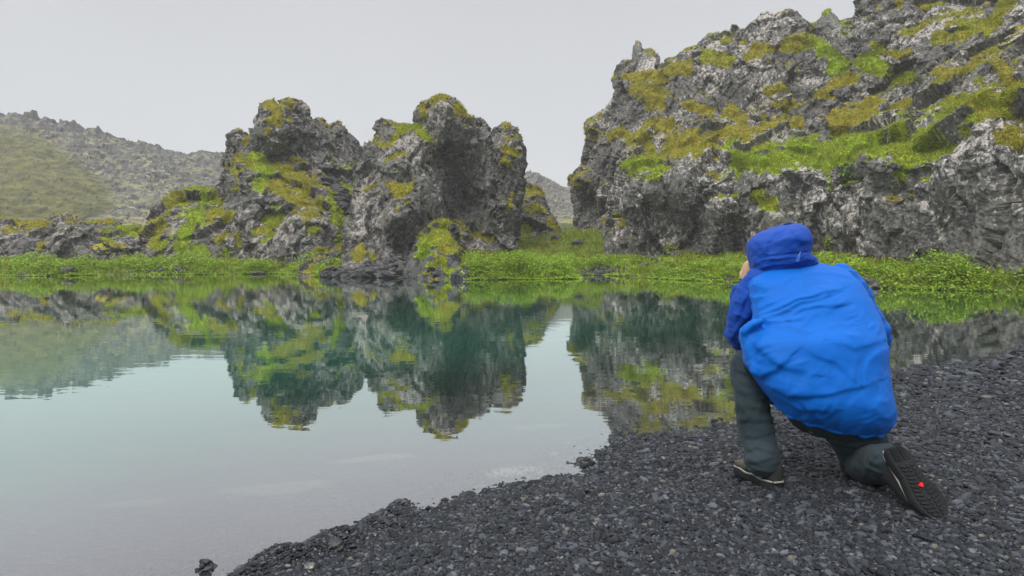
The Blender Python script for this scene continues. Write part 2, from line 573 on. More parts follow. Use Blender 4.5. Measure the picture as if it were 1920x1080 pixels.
def mass(name, outline, ctl, patches, mat, round_px, round_m, thick, voxel, seed, moss=0.0, crag=1.0, lichen_lo=0.0, open_sides=(), aniso=0.5, smooth=False, calm=(), big_k=1.0, patch_k=1.0):
    """A rock mass: its outline measured off the photo, a relief of measured distances in front, real thickness behind,
    broken up by layered rock relief. open_sides: outline segments that run underground or into other rock."""
    step = 4.0
    ol = np.array(outline, float)
    x0, y0 = ol.min(0) - step; x1, y1 = ol.max(0) + step
    xs = np.arange(x0, x1 + step, step); ys = np.arange(y0, y1 + step, step)
    X, Y = np.meshgrid(xs, ys)
    ins = inside(X, Y, outline)
    d = np.full(X.shape, 1e9)
    n = len(outline)
    for i in range(n):
        if i in open_sides: continue
        d = np.minimum(d, seg_dist(X, Y, *outline[i], *outline[(i + 1) % n]))
    q = np.clip(d / round_px, 0, 1)
    q = np.sqrt(1 - (1 - q) ** 2)
    Df = TPS(ctl)(X, Y)
    front = Df + round_m * (1 - q)
    back = Df + round_m + thick * q + 0.05
    VF = W(X, Y, front).reshape(-1, 3); VB = W(X, Y, back).reshape(-1, 3)
    ny, nx = X.shape
    idx = np.arange(nx * ny).reshape(ny, nx)
    cell = ins[:-1, :-1] & ins[:-1, 1:] & ins[1:, 1:] & ins[1:, :-1]
    a, b, c, e = idx[:-1, :-1], idx[:-1, 1:], idx[1:, 1:], idx[1:, :-1]
    Q = np.stack([a, b, c, e], -1)[cell][:, ::-1]
    off = nx * ny
    quads = [Q, Q[:, ::-1] + off]
    ed = {}
    for f in Q:
        for k in range(4):
            u, v = int(f[k]), int(f[(k + 1) % 4])
            if (v, u) in ed: del ed[(v, u)]
            else: ed[(u, v)] = 1
    side = np.array([(v, u, u + off, v + off) for (u, v) in ed])
    quads.append(side)
    V = np.r_[VF, VB]
    allq = np.concatenate(quads)
    used = np.unique(allq)
    mp = np.full(len(V), -1); mp[used] = np.arange(len(used))
    V, Qs = remesh(V[used], mp[allq], voxel)
    T = tris(Qs)
    N = normals(V, T)
    px, py, _ = project(V)
    # big shapes first
    P = V * np.array([1, 1, aniso])
    warp = np.stack([fbm(V, 1.5, 2, seed + 90 + k) for k in range(3)], 1)
    Pw = P + 0.25 * warp
    big = fbm(Pw, 3.2, 3, seed) * 0.34 + facets(Pw, 2.1, seed + 1) * 0.72
    cm = np.ones(len(V))
    for (ax, ay, bx, by, r) in calm: cm = np.minimum(cm, 0.25 + 0.75 * sstep(.6 * r, 1.2 * r, seg_dist(px, py, ax, ay, bx, by)))
    crag = crag * cm
    V = V + N * (big * big_k * crag)[:, None]
    N = normals(V, T)
    # turf where the photo shows it, and on what lies flat enough
    tv = np.full(len(V), -1.0); hue = np.zeros(len(V)); hw = np.full(len(V), 1e-6)
    wx = 14 * fbm(V, 1.3, 4, seed + 40); wy = 10 * fbm(V, 1.0, 4, seed + 41)
    for (ax, ay, bx, by, r, gr) in patches:
        dd = seg_dist(px + wx, py + wy, ax, ay, bx, by)
        val = 1.1 - 0.75 * dd / (r * patch_k)
        tv = np.maximum(tv, val)
        w = np.exp(-(dd / (1.5 * r)) ** 2)
        hue += w * gr; hw += w
    hue = hue / hw
    up = N[:, 2]
    sc = fbm(V, 0.8, 3, seed + 43)
    turf = np.clip(np.maximum(tv + 0.25 * (up - 0.3), (up - 0.68) * 1.8 + moss) + 0.38 * sc, 0, 1)
    turf = turf * sstep(-0.65, -0.1, up)
    ts = sstep(0.35, 0.65, turf)
    P2 = V * np.array([1, 1, aniso * 1.2]) + 0.12 * warp
    med = facets(P2, 0.8, seed + 2) * 0.27 + ridged(P2, 0.9, 2, seed + 4) * 0.09
    fine = facets(V * np.array([1, 1, .7]), 0.28, seed + 3) * 0.08
    Pv = (V + 0.35 * warp) * np.array([1, 1, 0.22])
    steep = sstep(0.75, 0.3, np.abs(N[:, 2]))
    med = med + steep * (ridged(Pv, 0.8, 2, seed + 6) * 0.15 + facets(Pv, 0.55, seed + 7) * 0.16)
    soft = 0.02 + 0.22 * fbm(V * np.array([1, 1, 1.5]), 0.75, 3, seed + 5)
    V = V + N * ((med + fine - 0.08) * crag * (1 - 0.85 * ts) + soft * ts)[:, None]
    N = normals(V, T)
    lich = np.clip(0.42 + 0.85 * fbm(V, 2.8, 3, seed + 60) + 0.25 * (N[:, 2] + 0.1) - lichen_lo, 0, 1)
    me = np_mesh(name, V, Qs, {'turf': turf, 'hue': hue, 'lichen': lich}, smooth=smooth)
    o = link(name, me, mat)
    TURF_SRC.append((V, T, turf, hue, N))
    return o


def low(*segs):
    return segs


# left stack with its grassy shoulder
A_OUT = [(262, 560), (262, 455), (270, 430), (285, 410), (300, 396), (318, 384), (330, 372), (365, 362), (405, 362), (420, 358), (425, 330), (428, 300),
         (437, 285), (433, 270), (437, 253), (446, 247), (458, 254), (466, 258), (474, 250), (484, 240), (490, 222), (490, 204), (498, 192), (507, 187), (518, 194), (530, 197),
         (543, 190), (555, 190), (566, 194), (572, 203), (570, 215), (575, 222), (588, 226), (596, 221), (612, 228), (624, 234), (634, 232), (645, 238),
         (650, 250), (662, 262), (674, 276), (684, 298), (692, 330), (720, 400), (720, 560)]
A_CTL = [(440, 480, 32), (560, 490, 30), (600, 430, 31), (595, 470, 30), (640, 450, 32.5), (640, 410, 34), (655, 370, 37), (620, 350, 38), (650, 290, 43), (605, 270, 41), (640, 240, 44), (590, 230, 42),
         (530, 210, 38.5), (505, 200, 38), (545, 235, 37.2), (520, 255, 36.6), (530, 290, 38.6), (515, 310, 38.4), (560, 300, 38.8), (480, 320, 36), (480, 290, 38), (440, 270, 39), (440, 340, 35), (450, 400, 32.6), (510, 345, 34.6), (560, 345, 35),
         (330, 440, 32), (290, 470, 31), (370, 400, 34), (345, 420, 32.8), (410, 370, 36.5), (330, 380, 35), (400, 440, 32.2), (540, 395, 32.6), (500, 405, 33.4), (540, 440, 31), (490, 440, 32), (700, 480, 31), (700, 330, 44)]
A_PAT = [(505, 198, 520, 222, 11, 0), (543, 197, 552, 200, 6, 0), (522, 232, 512, 230, 10, 0), (505, 245, 497, 262, 6, 0), (450, 290, 440, 305, 8, .1), (470, 257, 462, 268, 6, 0),
         (475, 298, 500, 318, 13, .85), (470, 312, 555, 330, 12, .3), (555, 335, 600, 350, 9, .1), (492, 330, 490, 352, 10, .9), (435, 318, 450, 326, 7, .2), (440, 352, 455, 345, 8, .1),
         (500, 345, 590, 350, 8, .2), (545, 388, 590, 378, 6, .2), (600, 345, 615, 360, 7, .2), (622, 368, 638, 400, 15, .6), (638, 402, 648, 440, 15, .75), (500, 408, 520, 396, 11, .6), (478, 432, 520, 415, 7, .4),
         (497, 450, 510, 440, 8, .7), (590, 474, 630, 470, 5, .2), (360, 402, 388, 374, 11, .75), (343, 445, 368, 412, 12, .85), (400, 370, 412, 380, 8, .5), (318, 384, 345, 370, 9, .4),
         (325, 458, 385, 468, 11, .6), (285, 445, 300, 415, 10, .35), (272, 435, 290, 455, 11, .35), (405, 445, 425, 432, 7, .3), (415, 465, 420, 478, 8, .9), (545, 372, 600, 385, 5, .2), (400, 410, 425, 400, 8, .3), (575, 405, 590, 408, 5, .3), (440, 440, 455, 460, 7, .3)]
o = mass('rock_stack', A_OUT, A_CTL, A_PAT, M_ROCK, 16, 1.2, 5.0, 0.085, 11, moss=0.2, big_k=0.5)
tag(o, 'left one of the twin lava stacks, with a notched mossy top and grassy shoulder', 'rock stack')

# right stack
B_OUT = [(650, 570), (654, 480), (658, 440), (663, 392), (668, 350), (676, 318), (684, 298), (697, 266), (711, 250), (713, 234), (718, 227), (735, 231), (748, 237), (765, 238), (787, 233), (785, 216), (786, 204),
         (793, 192), (808, 187), (820, 180), (836, 182), (848, 193), (862, 206), (865, 218), (873, 226), (888, 230), (901, 231), (908, 240), (914, 250), (916, 258), (930, 247), (945, 238), (955, 236), (960, 246),
         (968, 254), (972, 268), (980, 277), (984, 300), (985, 320), (979, 345), (974, 365), (969, 390), (962, 420), (962, 450), (968, 480), (968, 560)]
B_CTL = [(715, 490, 26.8), (690, 440, 28.5), (730, 400, 28), (760, 400, 28), (750, 440, 28.6), (745, 465, 29.4), (700, 380, 30.5), (690, 320, 32.5), (720, 260, 34), (720, 320, 31.5), (760, 330, 31), (770, 290, 31.5), (760, 245, 33.6), (790, 280, 31.4), (795, 330, 30.8), (800, 380, 30.4),
         (820, 215, 32.2), (820, 250, 32.4), (800, 240, 33), (840, 270, 33.2), (820, 310, 34.2), (850, 340, 35.4), (840, 400, 35), (880, 380, 35.6), (870, 300, 34.2), (890, 260, 34), (900, 320, 34.6), (925, 340, 33.6), (930, 400, 33.4), (950, 300, 33.2), (950, 260, 34), (965, 330, 33.6), (945, 430, 33.6), (900, 430, 34.4), (860, 440, 33), (800, 440, 30), (800, 490, 28.5), (900, 490, 32)]
B_PAT = [(812, 185, 836, 187, 7, 0.1), (848, 203, 860, 211, 7, 0), (790, 200, 796, 218, 6, .1), (765, 241, 785, 237, 6, .75), (747, 250, 760, 242, 7, .35), (790, 253, 803, 258, 8, .6), (752, 252, 738, 264, 7, .6),
         (710, 281, 738, 268, 5, .3), (733, 303, 760, 295, 5, 0), (735, 355, 765, 357, 7, 0), (715, 340, 690, 352, 4, 0), (945, 283, 966, 290, 9, .15), (955, 261, 970, 258, 4, .1), (940, 298, 950, 305, 7, .1),
         (880, 432, 920, 445, 7, .3), (945, 390, 955, 360, 4, .1), (770, 342, 755, 362, 4, 0), (700, 265, 708, 258, 4, .1), (818, 265, 818, 272, 4, .1), (760, 375, 775, 372, 4, 0)]
o = mass('rock_stack', B_OUT, B_CTL, B_PAT, M_ROCK, 15, 1.1, 5.0, 0.08, 23, moss=0.12, aniso=0.42, big_k=0.5)
tag(o, 'right one of the twin lava stacks, with a rounded summit and dark hollow', 'rock stack')

# great cliff on the right
E_OUT = [(1082, 560), (1088, 425), (1078, 360), (1077, 340), (1084, 328), (1095, 322), (1100, 285), (1110, 255), (1107, 236), (1110, 228), (1118, 233), (1122, 226), (1136, 220), (1150, 200), (1158, 166), (1168, 137),
         (1182, 125), (1188, 112), (1185, 92), (1190, 84), (1198, 77), (1204, 84), (1206, 95), (1220, 93), (1232, 100), (1235, 112), (1232, 128), (1250, 130), (1262, 122), (1275, 118), (1286, 101), (1300, 98), (1314, 96), (1317, 82),
         (1330, 68), (1350, 66), (1366, 61), (1380, 66), (1386, 79), (1400, 80), (1408, 66), (1420, 50), (1436, 36), (1460, 29), (1484, 27), (1492, 44), (1506, 55), (1528, 60), (1530, 40), (1540, 26), (1553, 17), (1566, 27), (1580, 42), (1600, 38),
         (1612, 16), (1640, 5), (1700, -8), (1760, -25), (1850, -45), (1980, -70), (2300, -110), (2300, 640), (1800, 640)]
E_CTL = [(1100, 420, 43), (1090, 350, 43), (1120, 330, 42.5), (1120, 250, 44.5), (1150, 330, 43.5), (1165, 230, 44), (1200, 110, 46.5), (1190, 170, 44.5), (1230, 230, 40.5), (1200, 270, 39.5), (1140, 390, 41.5),
         (1150, 440, 33.5), (1160, 380, 33.5), (1175, 330, 34), (1230, 310, 33.2), (1235, 290, 37), (1230, 380, 31.2), (1230, 440, 31.6), (1300, 305, 31), (1300, 280, 35), (1310, 360, 29.2), (1310, 430, 30), (1380, 310, 28.4), (1395, 350, 27.6), (1400, 440, 28), (1360, 400, 27.8),
         (1290, 230, 38.5), (1290, 150, 40.5), (1350, 200, 37.8), (1350, 90, 40.5), (1400, 250, 35), (1420, 150, 36.6), (1450, 60, 39.5), (1450, 110, 37.5), (1430, 280, 32.5), (1430, 315, 28.2), (1440, 370, 27), (1440, 430, 26.5), (1500, 320, 26.5), (1520, 280, 31), (1500, 380, 25.2), (1560, 440, 24.6), (1590, 330, 25.2), (1600, 380, 24), (1600, 470, 23.6),
         (1620, 290, 23.5), (1640, 400, 22.2), (1640, 460, 22.2), (1660, 280, 22.4), (1640, 255, 28), (1520, 220, 34), (1600, 180, 32.5), (1560, 110, 36.5), (1550, 60, 38), (1650, 135, 32.6), (1640, 60, 34), (1680, 30, 34.4), (1700, 200, 29.5), (1710, 260, 23.5), (1700, 320, 21.4), (1730, 290, 20.6), (1750, 400, 20), (1740, 470, 20.4),
         (1790, 250, 20.2), (1800, 215, 22.5), (1850, 215, 19.2), (1850, 330, 18.4), (1850, 440, 18.6), (1860, 490, 17.8), (1910, 330, 17), (1920, 440, 17), (1920, 250, 18), (1900, 200, 20), (1800, 150, 27), (1850, 100, 28), (1760, 100, 30), (1780, 40, 31), (1900, 60, 28), (1900, 0, 29.5), (1960, 500, 16.4), (2000, 200, 18.5), (2050, 350, 15.5), (2250, 400, 13.5), (2250, 100, 20)]
E_PAT = [(1178, 320, 1235, 304, 8, .7), (1250, 294, 1340, 290, 7, .2), (1385, 300, 1440, 305, 11, .9), (1430, 316, 1600, 296, 14, .85), (1490, 288, 1640, 270, 14, .75), (1600, 285, 1690, 255, 10, .7),
         (1690, 275, 1800, 225, 14, .6), (1690, 320, 1722, 272, 7, .95), (1800, 212, 1920, 180, 17, .45), (1880, 238, 1920, 245, 8, .1), (1422, 365, 1455, 385, 14, .5), (1190, 148, 1230, 146, 12, .1), (1200, 170, 1240, 182, 14, .15),
         (1222, 190, 1240, 200, 12, .2), (1255, 150, 1290, 132, 9, .1), (1210, 240, 1260, 240, 12, .15), (1148, 252, 1165, 245, 8, 0), (1190, 265, 1210, 270, 13, .25), (1250, 272, 1350, 252, 12, .1), (1325, 112, 1360, 105, 12, .4),
         (1400, 102, 1440, 88, 8, .1), (1470, 88, 1530, 78, 9, .3), (1535, 88, 1580, 118, 13, .75), (1560, 128, 1660, 118, 10, .75), (1620, 135, 1700, 140, 10, .5), (1440, 172, 1480, 165, 9, .1), (1370, 212, 1390, 258, 12, .1),
         (1430, 250, 1500, 236, 9, .1), (1565, 242, 1640, 222, 9, .1), (1600, 208, 1700, 190, 8, .2), (1530, 172, 1600, 152, 8, .1), (1500, 186, 1560, 180, 6, .1), (1700, 60, 1760, 30, 8, .3), (1760, 72, 1850, 50, 13, .4),
         (1850, 62, 1910, 10, 12, .3), (1760, 150, 1840, 120, 6, .1), (1100, 262, 1110, 240, 6, .1), (1088, 340, 1100, 350, 9, 0), (1170, 150, 1185, 145, 6, 0), (1680, 4, 1695, 8, 5, .2), (1875, 142, 1905, 160, 9, .2), (1460, 210, 1500, 205, 5, .1), (1290, 205, 1330, 215, 7, .1), (1640, 100, 1700, 100, 5, .3)]
o = mass('cliff', E_OUT, E_CTL, E_PAT, M_CLIFF, 16, 1.4, 7.0, 0.105, 37, moss=0.27, patch_k=1.4, crag=0.9, open_sides=(61, 60, 62), aniso=0.5, calm=((1192, 82, 1222, 112, 34), (1545, 25, 1560, 40, 26)))
tag(o, 'massive lichen spotted lava cliff with grassy ledges rising out of the picture at right', 'cliff')

# low dark outcrop at the left edge
D_OUT = [(-160, 560), (-160, 395), (-60, 398), (0, 402), (12, 408), (40, 412), (70, 414), (90, 408), (108, 402), (122, 396), (135, 399), (150, 410), (172, 416), (205, 418), (222, 432), (265, 436), (270, 470), (270, 560)]
D_CTL = [(0, 440, 31.6), (0, 480, 30.8), (60, 440, 31.2), (75, 475, 30.4), (120, 420, 31.0), (120, 470, 30.2), (60, 410, 33.6), (170, 440, 31.2), (200, 470, 30.4), (250, 450, 31.8), (200, 425, 32.6), (-150, 440, 32.6), (-150, 500, 31.6), (250, 500, 30.6)]
D_PAT = [(-150, 398, 10, 405, 8, .2), (20, 412, 75, 417, 5, .1), (170, 417, 205, 419, 3, .1), (222, 434, 265, 440, 5, .6), (75, 470, 80, 460, 4, .2), (-100, 400, 0, 410, 6, .2)]
o = mass('rock_outcrop', D_OUT, D_CTL, D_PAT, M_ROCK, 9, 0.8, 2.6, 0.08, 51, crag=0.8, big_k=0.6, open_sides=(0, 16, 17))
tag(o, 'low dark craggy outcrop with pale streaks above the far left bank', 'rock')

# mossy knoll in front of the right stack, dropping into the water
K_OUT = [(755, 570), (758, 520), (762, 490), (770, 470), (785, 448), (796, 430), (815, 420), (842, 420), (852, 440), (862, 470), (872, 492), (872, 570)]
K_CTL = [(815, 430, 27), (800, 470, 24.9), (830, 470, 24.7), (855, 490, 24.3), (810, 510, 23.8), (845, 520, 23.3), (775, 500, 24.5), (770, 540, 23.9), (850, 450, 26)]
K_PAT = [(815, 428, 840, 428, 10, .5), (800, 445, 850, 448, 10, .45), (800, 455, 790, 470, 8, .8), (830, 460, 850, 470, 9, .3), (778, 480, 785, 470, 6, .9), (835, 490, 850, 500, 6, .9), (820, 480, 840, 482, 6, .4), (790, 490, 815, 485, 5, .6)]
o = mass('mossy_knoll', K_OUT, K_CTL, K_PAT, M_DARK, 12, 0.9, 2.5, 0.06, 67, moss=0.15, crag=0.42, lichen_lo=0.45, open_sides=(0, 10, 11))
tag(o, 'moss covered rock knoll standing in the water at the foot of the right stack', 'rock')

# mossy crags behind the right stack, at the mouth of the valley
F_OUT = [(945, 560), (948, 380), (962, 362), (978, 352), (992, 358), (1006, 364), (1011, 384), (1020, 402), (1030, 425), (1042, 440), (1056, 452), (1062, 470), (1062, 560)]
F_CTL = [(960, 400, 43), (985, 370, 44), (990, 400, 41.5), (1005, 430, 40), (985, 450, 39), (1030, 450, 40), (1050, 465, 40), (960, 460, 38.5), (1000, 470, 38.6)]
F_PAT = [(965, 366, 1000, 366, 6, .1), (970, 385, 1000, 385, 6, .1), (975, 430, 990, 430, 8, .6), (1005, 400, 1012, 410, 5, .2), (960, 410, 975, 405, 6, .3), (1020, 425, 1040, 445, 6, .2)]
o = mass('mossy_crag', F_OUT, F_CTL, F_PAT, M_ROCK, 12, 1.0, 4.0, 0.09, 71, moss=0.25, crag=0.8, open_sides=(0, 11, 12))
tag(o, 'dark mossy crag behind the right stack at the mouth of the valley', 'rock')

# slim dark rock tongue running into the water below the left stack
T_OUT = [(545, 560), (556, 520), (570, 498), (582, 484), (596, 478), (612, 476), (616, 490), (612, 505), (605, 522), (604, 560)]
T_CTL = [(560, 515, 26.2), (590, 490, 28), (600, 480, 29), (600, 515, 26.6), (580, 500, 27)]
o = mass('rock_tongue', T_OUT, T_CTL, [(592, 478, 612, 477, 4, .2)], M_DARK, 8, 0.5, 1.6, 0.05, 79, crag=0.38, lichen_lo=0.4, open_sides=(0, 8, 9))
tag(o, 'slim dark rock tongue running into the water below the left stack', 'rock')


# ------------------------------------------------------------------ far hillside
def build_hill():
    crest = [(-500, 225), (-200, 222), (0, 219), (40, 219), (78, 222), (84, 216), (98, 220), (102, 227), (122, 229), (160, 243), (176, 243), (200, 253), (240, 262), (280, 276), (310, 282), (356, 284), (366, 281), (385, 279), (410, 282), (432, 286),
             (480, 292), (560, 296), (640, 300), (672, 300), (677, 264), (690, 264), (697, 272), (706, 302), (760, 310), (850, 322), (930, 332), (975, 333), (986, 324), (1001, 322), (1012, 330), (1034, 340), (1048, 350), (1060, 352), (1090, 351), (1200, 346), (1500, 335)]
    cr = np.array(crest, float)
    xs = np.arange(-500, 1500, 3.0)
    yc = np.interp(xs, cr[:, 0], cr[:, 1])
    nv = 150
    v = np.linspace(0, 1, nv)[:, None]
    Db = np.interp(xs, [-500, 0, 500, 900, 1100, 1500], [58, 58, 66, 62, 56, 60])
    Dc = np.interp(xs, [-500, 0, 430, 900, 1060, 1500], [118, 122, 150, 160, 185, 190])
    X = np.broadcast_to(xs, (nv, len(xs)))
    yb = 452.0
    ker = np.exp(-np.linspace(-2.5, 2.5, 61) ** 2); ker /= ker.sum()
    ycs = np.convolve(np.pad(yc, 30, mode='edge'), ker, mode='valid')
    Y = yb + (ycs - yb) * v + (yc - ycs) * v ** 14
    D = Db + (Dc - Db) * v ** 1.15
    V1 = W(X, Y, D)
    nb = 30
    w = np.linspace(0, 1, nb + 1)[1:, None, None]
    last = V1[-1][None]
    tail = last.copy(); tail = tail + np.array([0, 90, 0]); tail[..., 2] = -3
    V2 = last * (1 - w) + tail * w
    V = np.concatenate([V1, V2])
    ny, nx = V.shape[:2]
    i = np.arange(ny * nx).reshape(ny, nx)
    Q = np.stack([i[:-1, :-1], i[:-1, 1:], i[1:, 1:], i[1:, :-1]], -1).reshape(-1, 4)
    V = V.reshape(-1, 3)
    T = tris(Q)
    N = normals(V, T)
    px, py, _ = project(V)
    # smooth grassy fan on the left
    edge = np.interp(py, [215, 245, 290, 350, 385, 430], [-40, 70, 130, 200, 225, 110]) + 14 * fbm(V, 9, 3, 4)
    fan = sstep(18, -18, px - edge) * sstep(700, 600, px)
    fan = fan * sstep(212, 262, py + 10 * fbm(V, 12, 2, 8))
    P = V * np.array([1, 1, 1.3])
    rub = facets(P, 2.6, 7) * 0.45 + facets(P, 1.1, 9) * 0.42 + fbm(V, 9, 3, 2) * 1.0
    near = sstep(60, 120, V[:, 1])
    soft = fbm(V * np.array([.45, 1, 1.6]), 3.0, 5, 6) * 1.1
    V = V + N * ((rub * (1 - fan) * (0.5 + 0.5 * near) + (soft + .16 * facets(P, .9, 31)) * fan))[:, None]
    # single lava blocks standing up along the crest
    cm = np.zeros(len(V)); cm[(nv - 5) * nx:(nv + 3) * nx] = 1
    V[:, 2] += cm * np.maximum(0, facets(V, 3.1, 12) - 0.1) * 1.5
    me = np_mesh('hill', V, Q, {'fan': fan}, smooth=False)
    t = NT('hill_ground')
    p = t.obj()
    n1 = t.noise(p, 0.45, 6, 0.62); n2 = t.noise(t.mapping(p, (0.6, 1, 1.5)), 0.75, 6, 0.6); n3 = t.noise(p, 0.06, 3)
    rock = t.mix(t.map(n1, 0.3, 0.7), (0.035, 0.036, 0.040), (0.13, 0.128, 0.125))
    moss = t.mix(t.map(n1, 0.35, 0.65), (0.17, 0.165, 0.06), (0.28, 0.265, 0.11))
    sepn = t.add('SeparateXYZ', ins={0: t.add('NewGeometry').outputs['Normal']})
    m = t.map(t.math('ADD', n2, t.math('MULTIPLY', t.math('SUBTRACT', sepn.outputs[2], 0.8), 0.5)), 0.47, 0.60)
    c = t.mix(t.math('MULTIPLY', m, t.map(n3, 0.3, 0.6, 0.35, 0.95)), rock, moss)
    g = t.mix(t.map(n2, 0.35, 0.68), (0.050, 0.056, 0.022), (0.150, 0.142, 0.042))
    c = t.mix(t.attr('fan'), c, g)
    t.pbr(Base_Color=c, Roughness=0.95, Normal=t.bump(n1, 0.8, 0.4))
    tag(link('hill', me, t.m), kind='structure')


build_hill()


# ------------------------------------------------------------------ loose rocks
def ico(sub):
    bm = __import__('bmesh').new()
    __import__('bmesh').ops.create_icosphere(bm, subdivisions=sub, radius=1.0)
    V = np.array([v.co[:] for v in bm.verts]); T = np.array([[v.index for v in f.verts] for f in bm.faces])
    bm.free()
    return V, T


ICO5, ICO4, ICO3 = ico(5), ico(4), ico(3)


def rock_mesh(name, dims, seed, base=ICO4, rough=1.0, turf=0.0):
    V, T = base
    V = V.copy()
    S = V * 1.0 + seed * 7.31
    r = 1 + rough * (0.34 * facets(S, 0.95, seed, 0.8) + 0.14 * facets(S, 0.42, seed + 1) + 0.12 * fbm(S, 0.7, 3, seed + 2))
    V = V * r[:, None] * np.array(dims)
    N = normals(V, T)
    tv = np.clip((N[:, 2] - 0.45) * 1.2 + turf + 0.3 * fbm(S, 0.6, 3, seed + 5), 0, 1) if turf > 0 else np.zeros(len(V))
    return np_mesh(name, V, T, {'turf': tv, 'hue': np.full(len(V), .25), 'lichen': np.clip(0.45 + 0.4 * fbm(S, 0.8, 2, seed + 4), 0, 1)}, smooth=False)


def place(name, me, mat, x, y, z, rot=(0, 0, 0)):
    o = bpy.data.objects.new(name, me)
    if not me.materials: me.materials.append(mat)
    COL.objects.link(o)
    o.location = (x, y, z); o.rotation_euler = rot
    return o


def boulder(px, py, w_px, h_px, seed, mat, label, cat='boulder', z0=None, turf=0.0, base=ICO4, dy=1.0, name='boulder'):
    """px, py: middle of its foot in the photo; w_px, h_px its size there."""
    p = hit(px, py) if z0 is None else W(px, py, z0)
    s = p[1] / F
    w, h = w_px * s, h_px * s
    me = rock_mesh(name, (w / 2, w / 2 * dy, h * 0.62), seed, base, 0.9, turf)
    o = place(name, me, mat, p[0], p[1] + w / 2 * dy * .5, p[2] + h * 0.38, (0, 0, seed * 1.7))
    o.rotation_euler = (0, 0, 0)
    return tag(o, label, cat)


boulder(190, 492, 52, 34, 3, M_DARK, 'round moss capped boulder on the far left bank below the dark outcrop', turf=0.45, base=ICO5)
boulder(124, 512, 26, 12, 5, M_DARK, 'dark grey stone at the waterline left of the round moss capped boulder', 'stone')
boulder(45, 516, 24, 8, 6, M_DARK, 'low dark stone at the waterline nearest the left edge of the picture', 'stone')
boulder(303, 512, 30, 11, 7, M_DARK, 'wide dark stone in the water, left one of the pair below the grassy shoulder', 'stone')
boulder(335, 513, 24, 12, 8, M_DARK, 'dark stepped stone in the water, right one of the pair below the grassy shoulder', 'stone')
boulder(278, 511, 14, 6, 9, M_DARK, 'tiny dark stone in the water beside the pair below the grassy shoulder', 'stone')
boulder(922, 463, 50, 25, 13, M_PALE, 'pale grey boulder resting on the grass right of the mossy knoll', base=ICO5)
boulder(944, 470, 22, 7, 14, M_PALE, 'flat pale stone lying in the grass just in front of the pale boulder', 'stone')
boulder(880, 452, 36, 18, 15, M_DARK, 'dark broken boulder on the slope behind the mossy knoll')
boulder(905, 440, 26, 14, 16, M_DARK, 'small dark block under the dark hollow of the right stack')
boulder(627, 494, 26, 20, 17, M_DARK, 'dark grey block between the rock tongue and the slab pile')
boulder(1045, 452, 22, 12, 18, M_DARK, 'dark stone in the grass at the valley mouth below the mossy crag')
boulder(1085, 462, 24, 12, 19, M_DARK, 'low grey stone on the grassy mound left of the cliff foot')
boulder(1338, 527, 13, 6, 20, M_DARK, 'small flat dark stone in the shallow water left of the photographer', 'stone')
boulder(1372, 530, 22, 9, 21, M_DARK, 'flat dark stone at the waterline, middle of three left of the photographer', 'stone')
boulder(1398, 531, 20, 11, 22, M_DARK, 'dark stone at the waterline right beside the photographer raised hand', 'stone')
boulder(1632, 541, 42, 20, 23, M_DARK, 'dark boulder at the waterline just right of the blue jacket', base=ICO5)
boulder(1735, 543, 30, 6, 24, M_DARK, 'low flat dark stone at the waterline, left one of the pair below the cliff', 'stone')
boulder(1772, 545, 20, 6, 25, M_DARK, 'low dark stone at the waterline, right one of the pair below the cliff', 'stone')
boulder(1580, 480, 30, 26, 26, M_DARK, 'dark angular block leaning on the cliff foot above the blue hood')
boulder(480, 513, 34, 5, 27, M_DARK, 'thin dark ledge stone lying in the water left of the rock tongue', 'stone')

# slab heaps: every slab is a thing, a few meshes shared
random.seed(5)
SLABS = [rock_mesh('flat_rock', (1.0, 0.8, 0.30), 100 + k, ICO3, 0.75) for k in range(6)]
for s in SLABS: s.materials.append(M_DARK)


def slab(px, py, D, size, label, group, lift=0.0):
    p = W(px, py, D)
    o = bpy.data.objects.new('flat_rock', random.choice(SLABS))
    COL.objects.link(o)
    o.location = (p[0], p[1], p[2] + lift)
    k = size * random.uniform(0.7, 1.3)
    o.scale = (k, k * random.uniform(.7, 1.1), k * random.uniform(.8, 1.5))
    o.rotation_euler = (random.uniform(-.5, .5), random.uniform(-.55, .25), random.uniform(0, 6.28))
    tag(o, label, 'flat rock', group)


for k in range(110):
    a = random.random()
    px = 608 + 225 * a
    top = 512 - 26 * float(sstep(0.05, 0.6, a)) - 6 * a
    py = 521 + (top - 521) * random.random()
    p = hit(px, py)
    slab(px, py, p[1], 0.34, 'dark angular slab in the heap at the waterline under the right stack', 'slabs heaped at the waterline under the right stack', .06)
CHUTE = TPS(A_CTL)
for k in range(70):
    t_ = random.random()
    px = 612 + 50 * t_ + random.uniform(-10, 14); py = 340 + 56 * t_ + random.uniform(-9, 6)
    slab(px, py, float(CHUTE(np.array([px]), np.array([py]))[0]) - 0.55, 0.34, 'grey slab in the scree chute between the two stacks', 'slabs in the scree chute between the stacks')
for k in range(60):
    if random.random() < .55:
        px = random.uniform(1085, 1175); py = random.uniform(500, 516)
    else:
        px = random.uniform(1165, 1265); py = 505 - (px - 1165) * .15 + random.uniform(-7, 5)
    p = hit(px, py) + np.array([0, 0, .02])
    slab(px, py, p[1], 0.20, 'flat grey stone in the patch of stones on the green bank', 'flat stones scattered on the green bank')


# ------------------------------------------------------------------ grass, leaves
RNG = np.random.default_rng(7)


def unit(a):
    return a / (np.linalg.norm(a, axis=1, keepdims=True) + 1e-9)


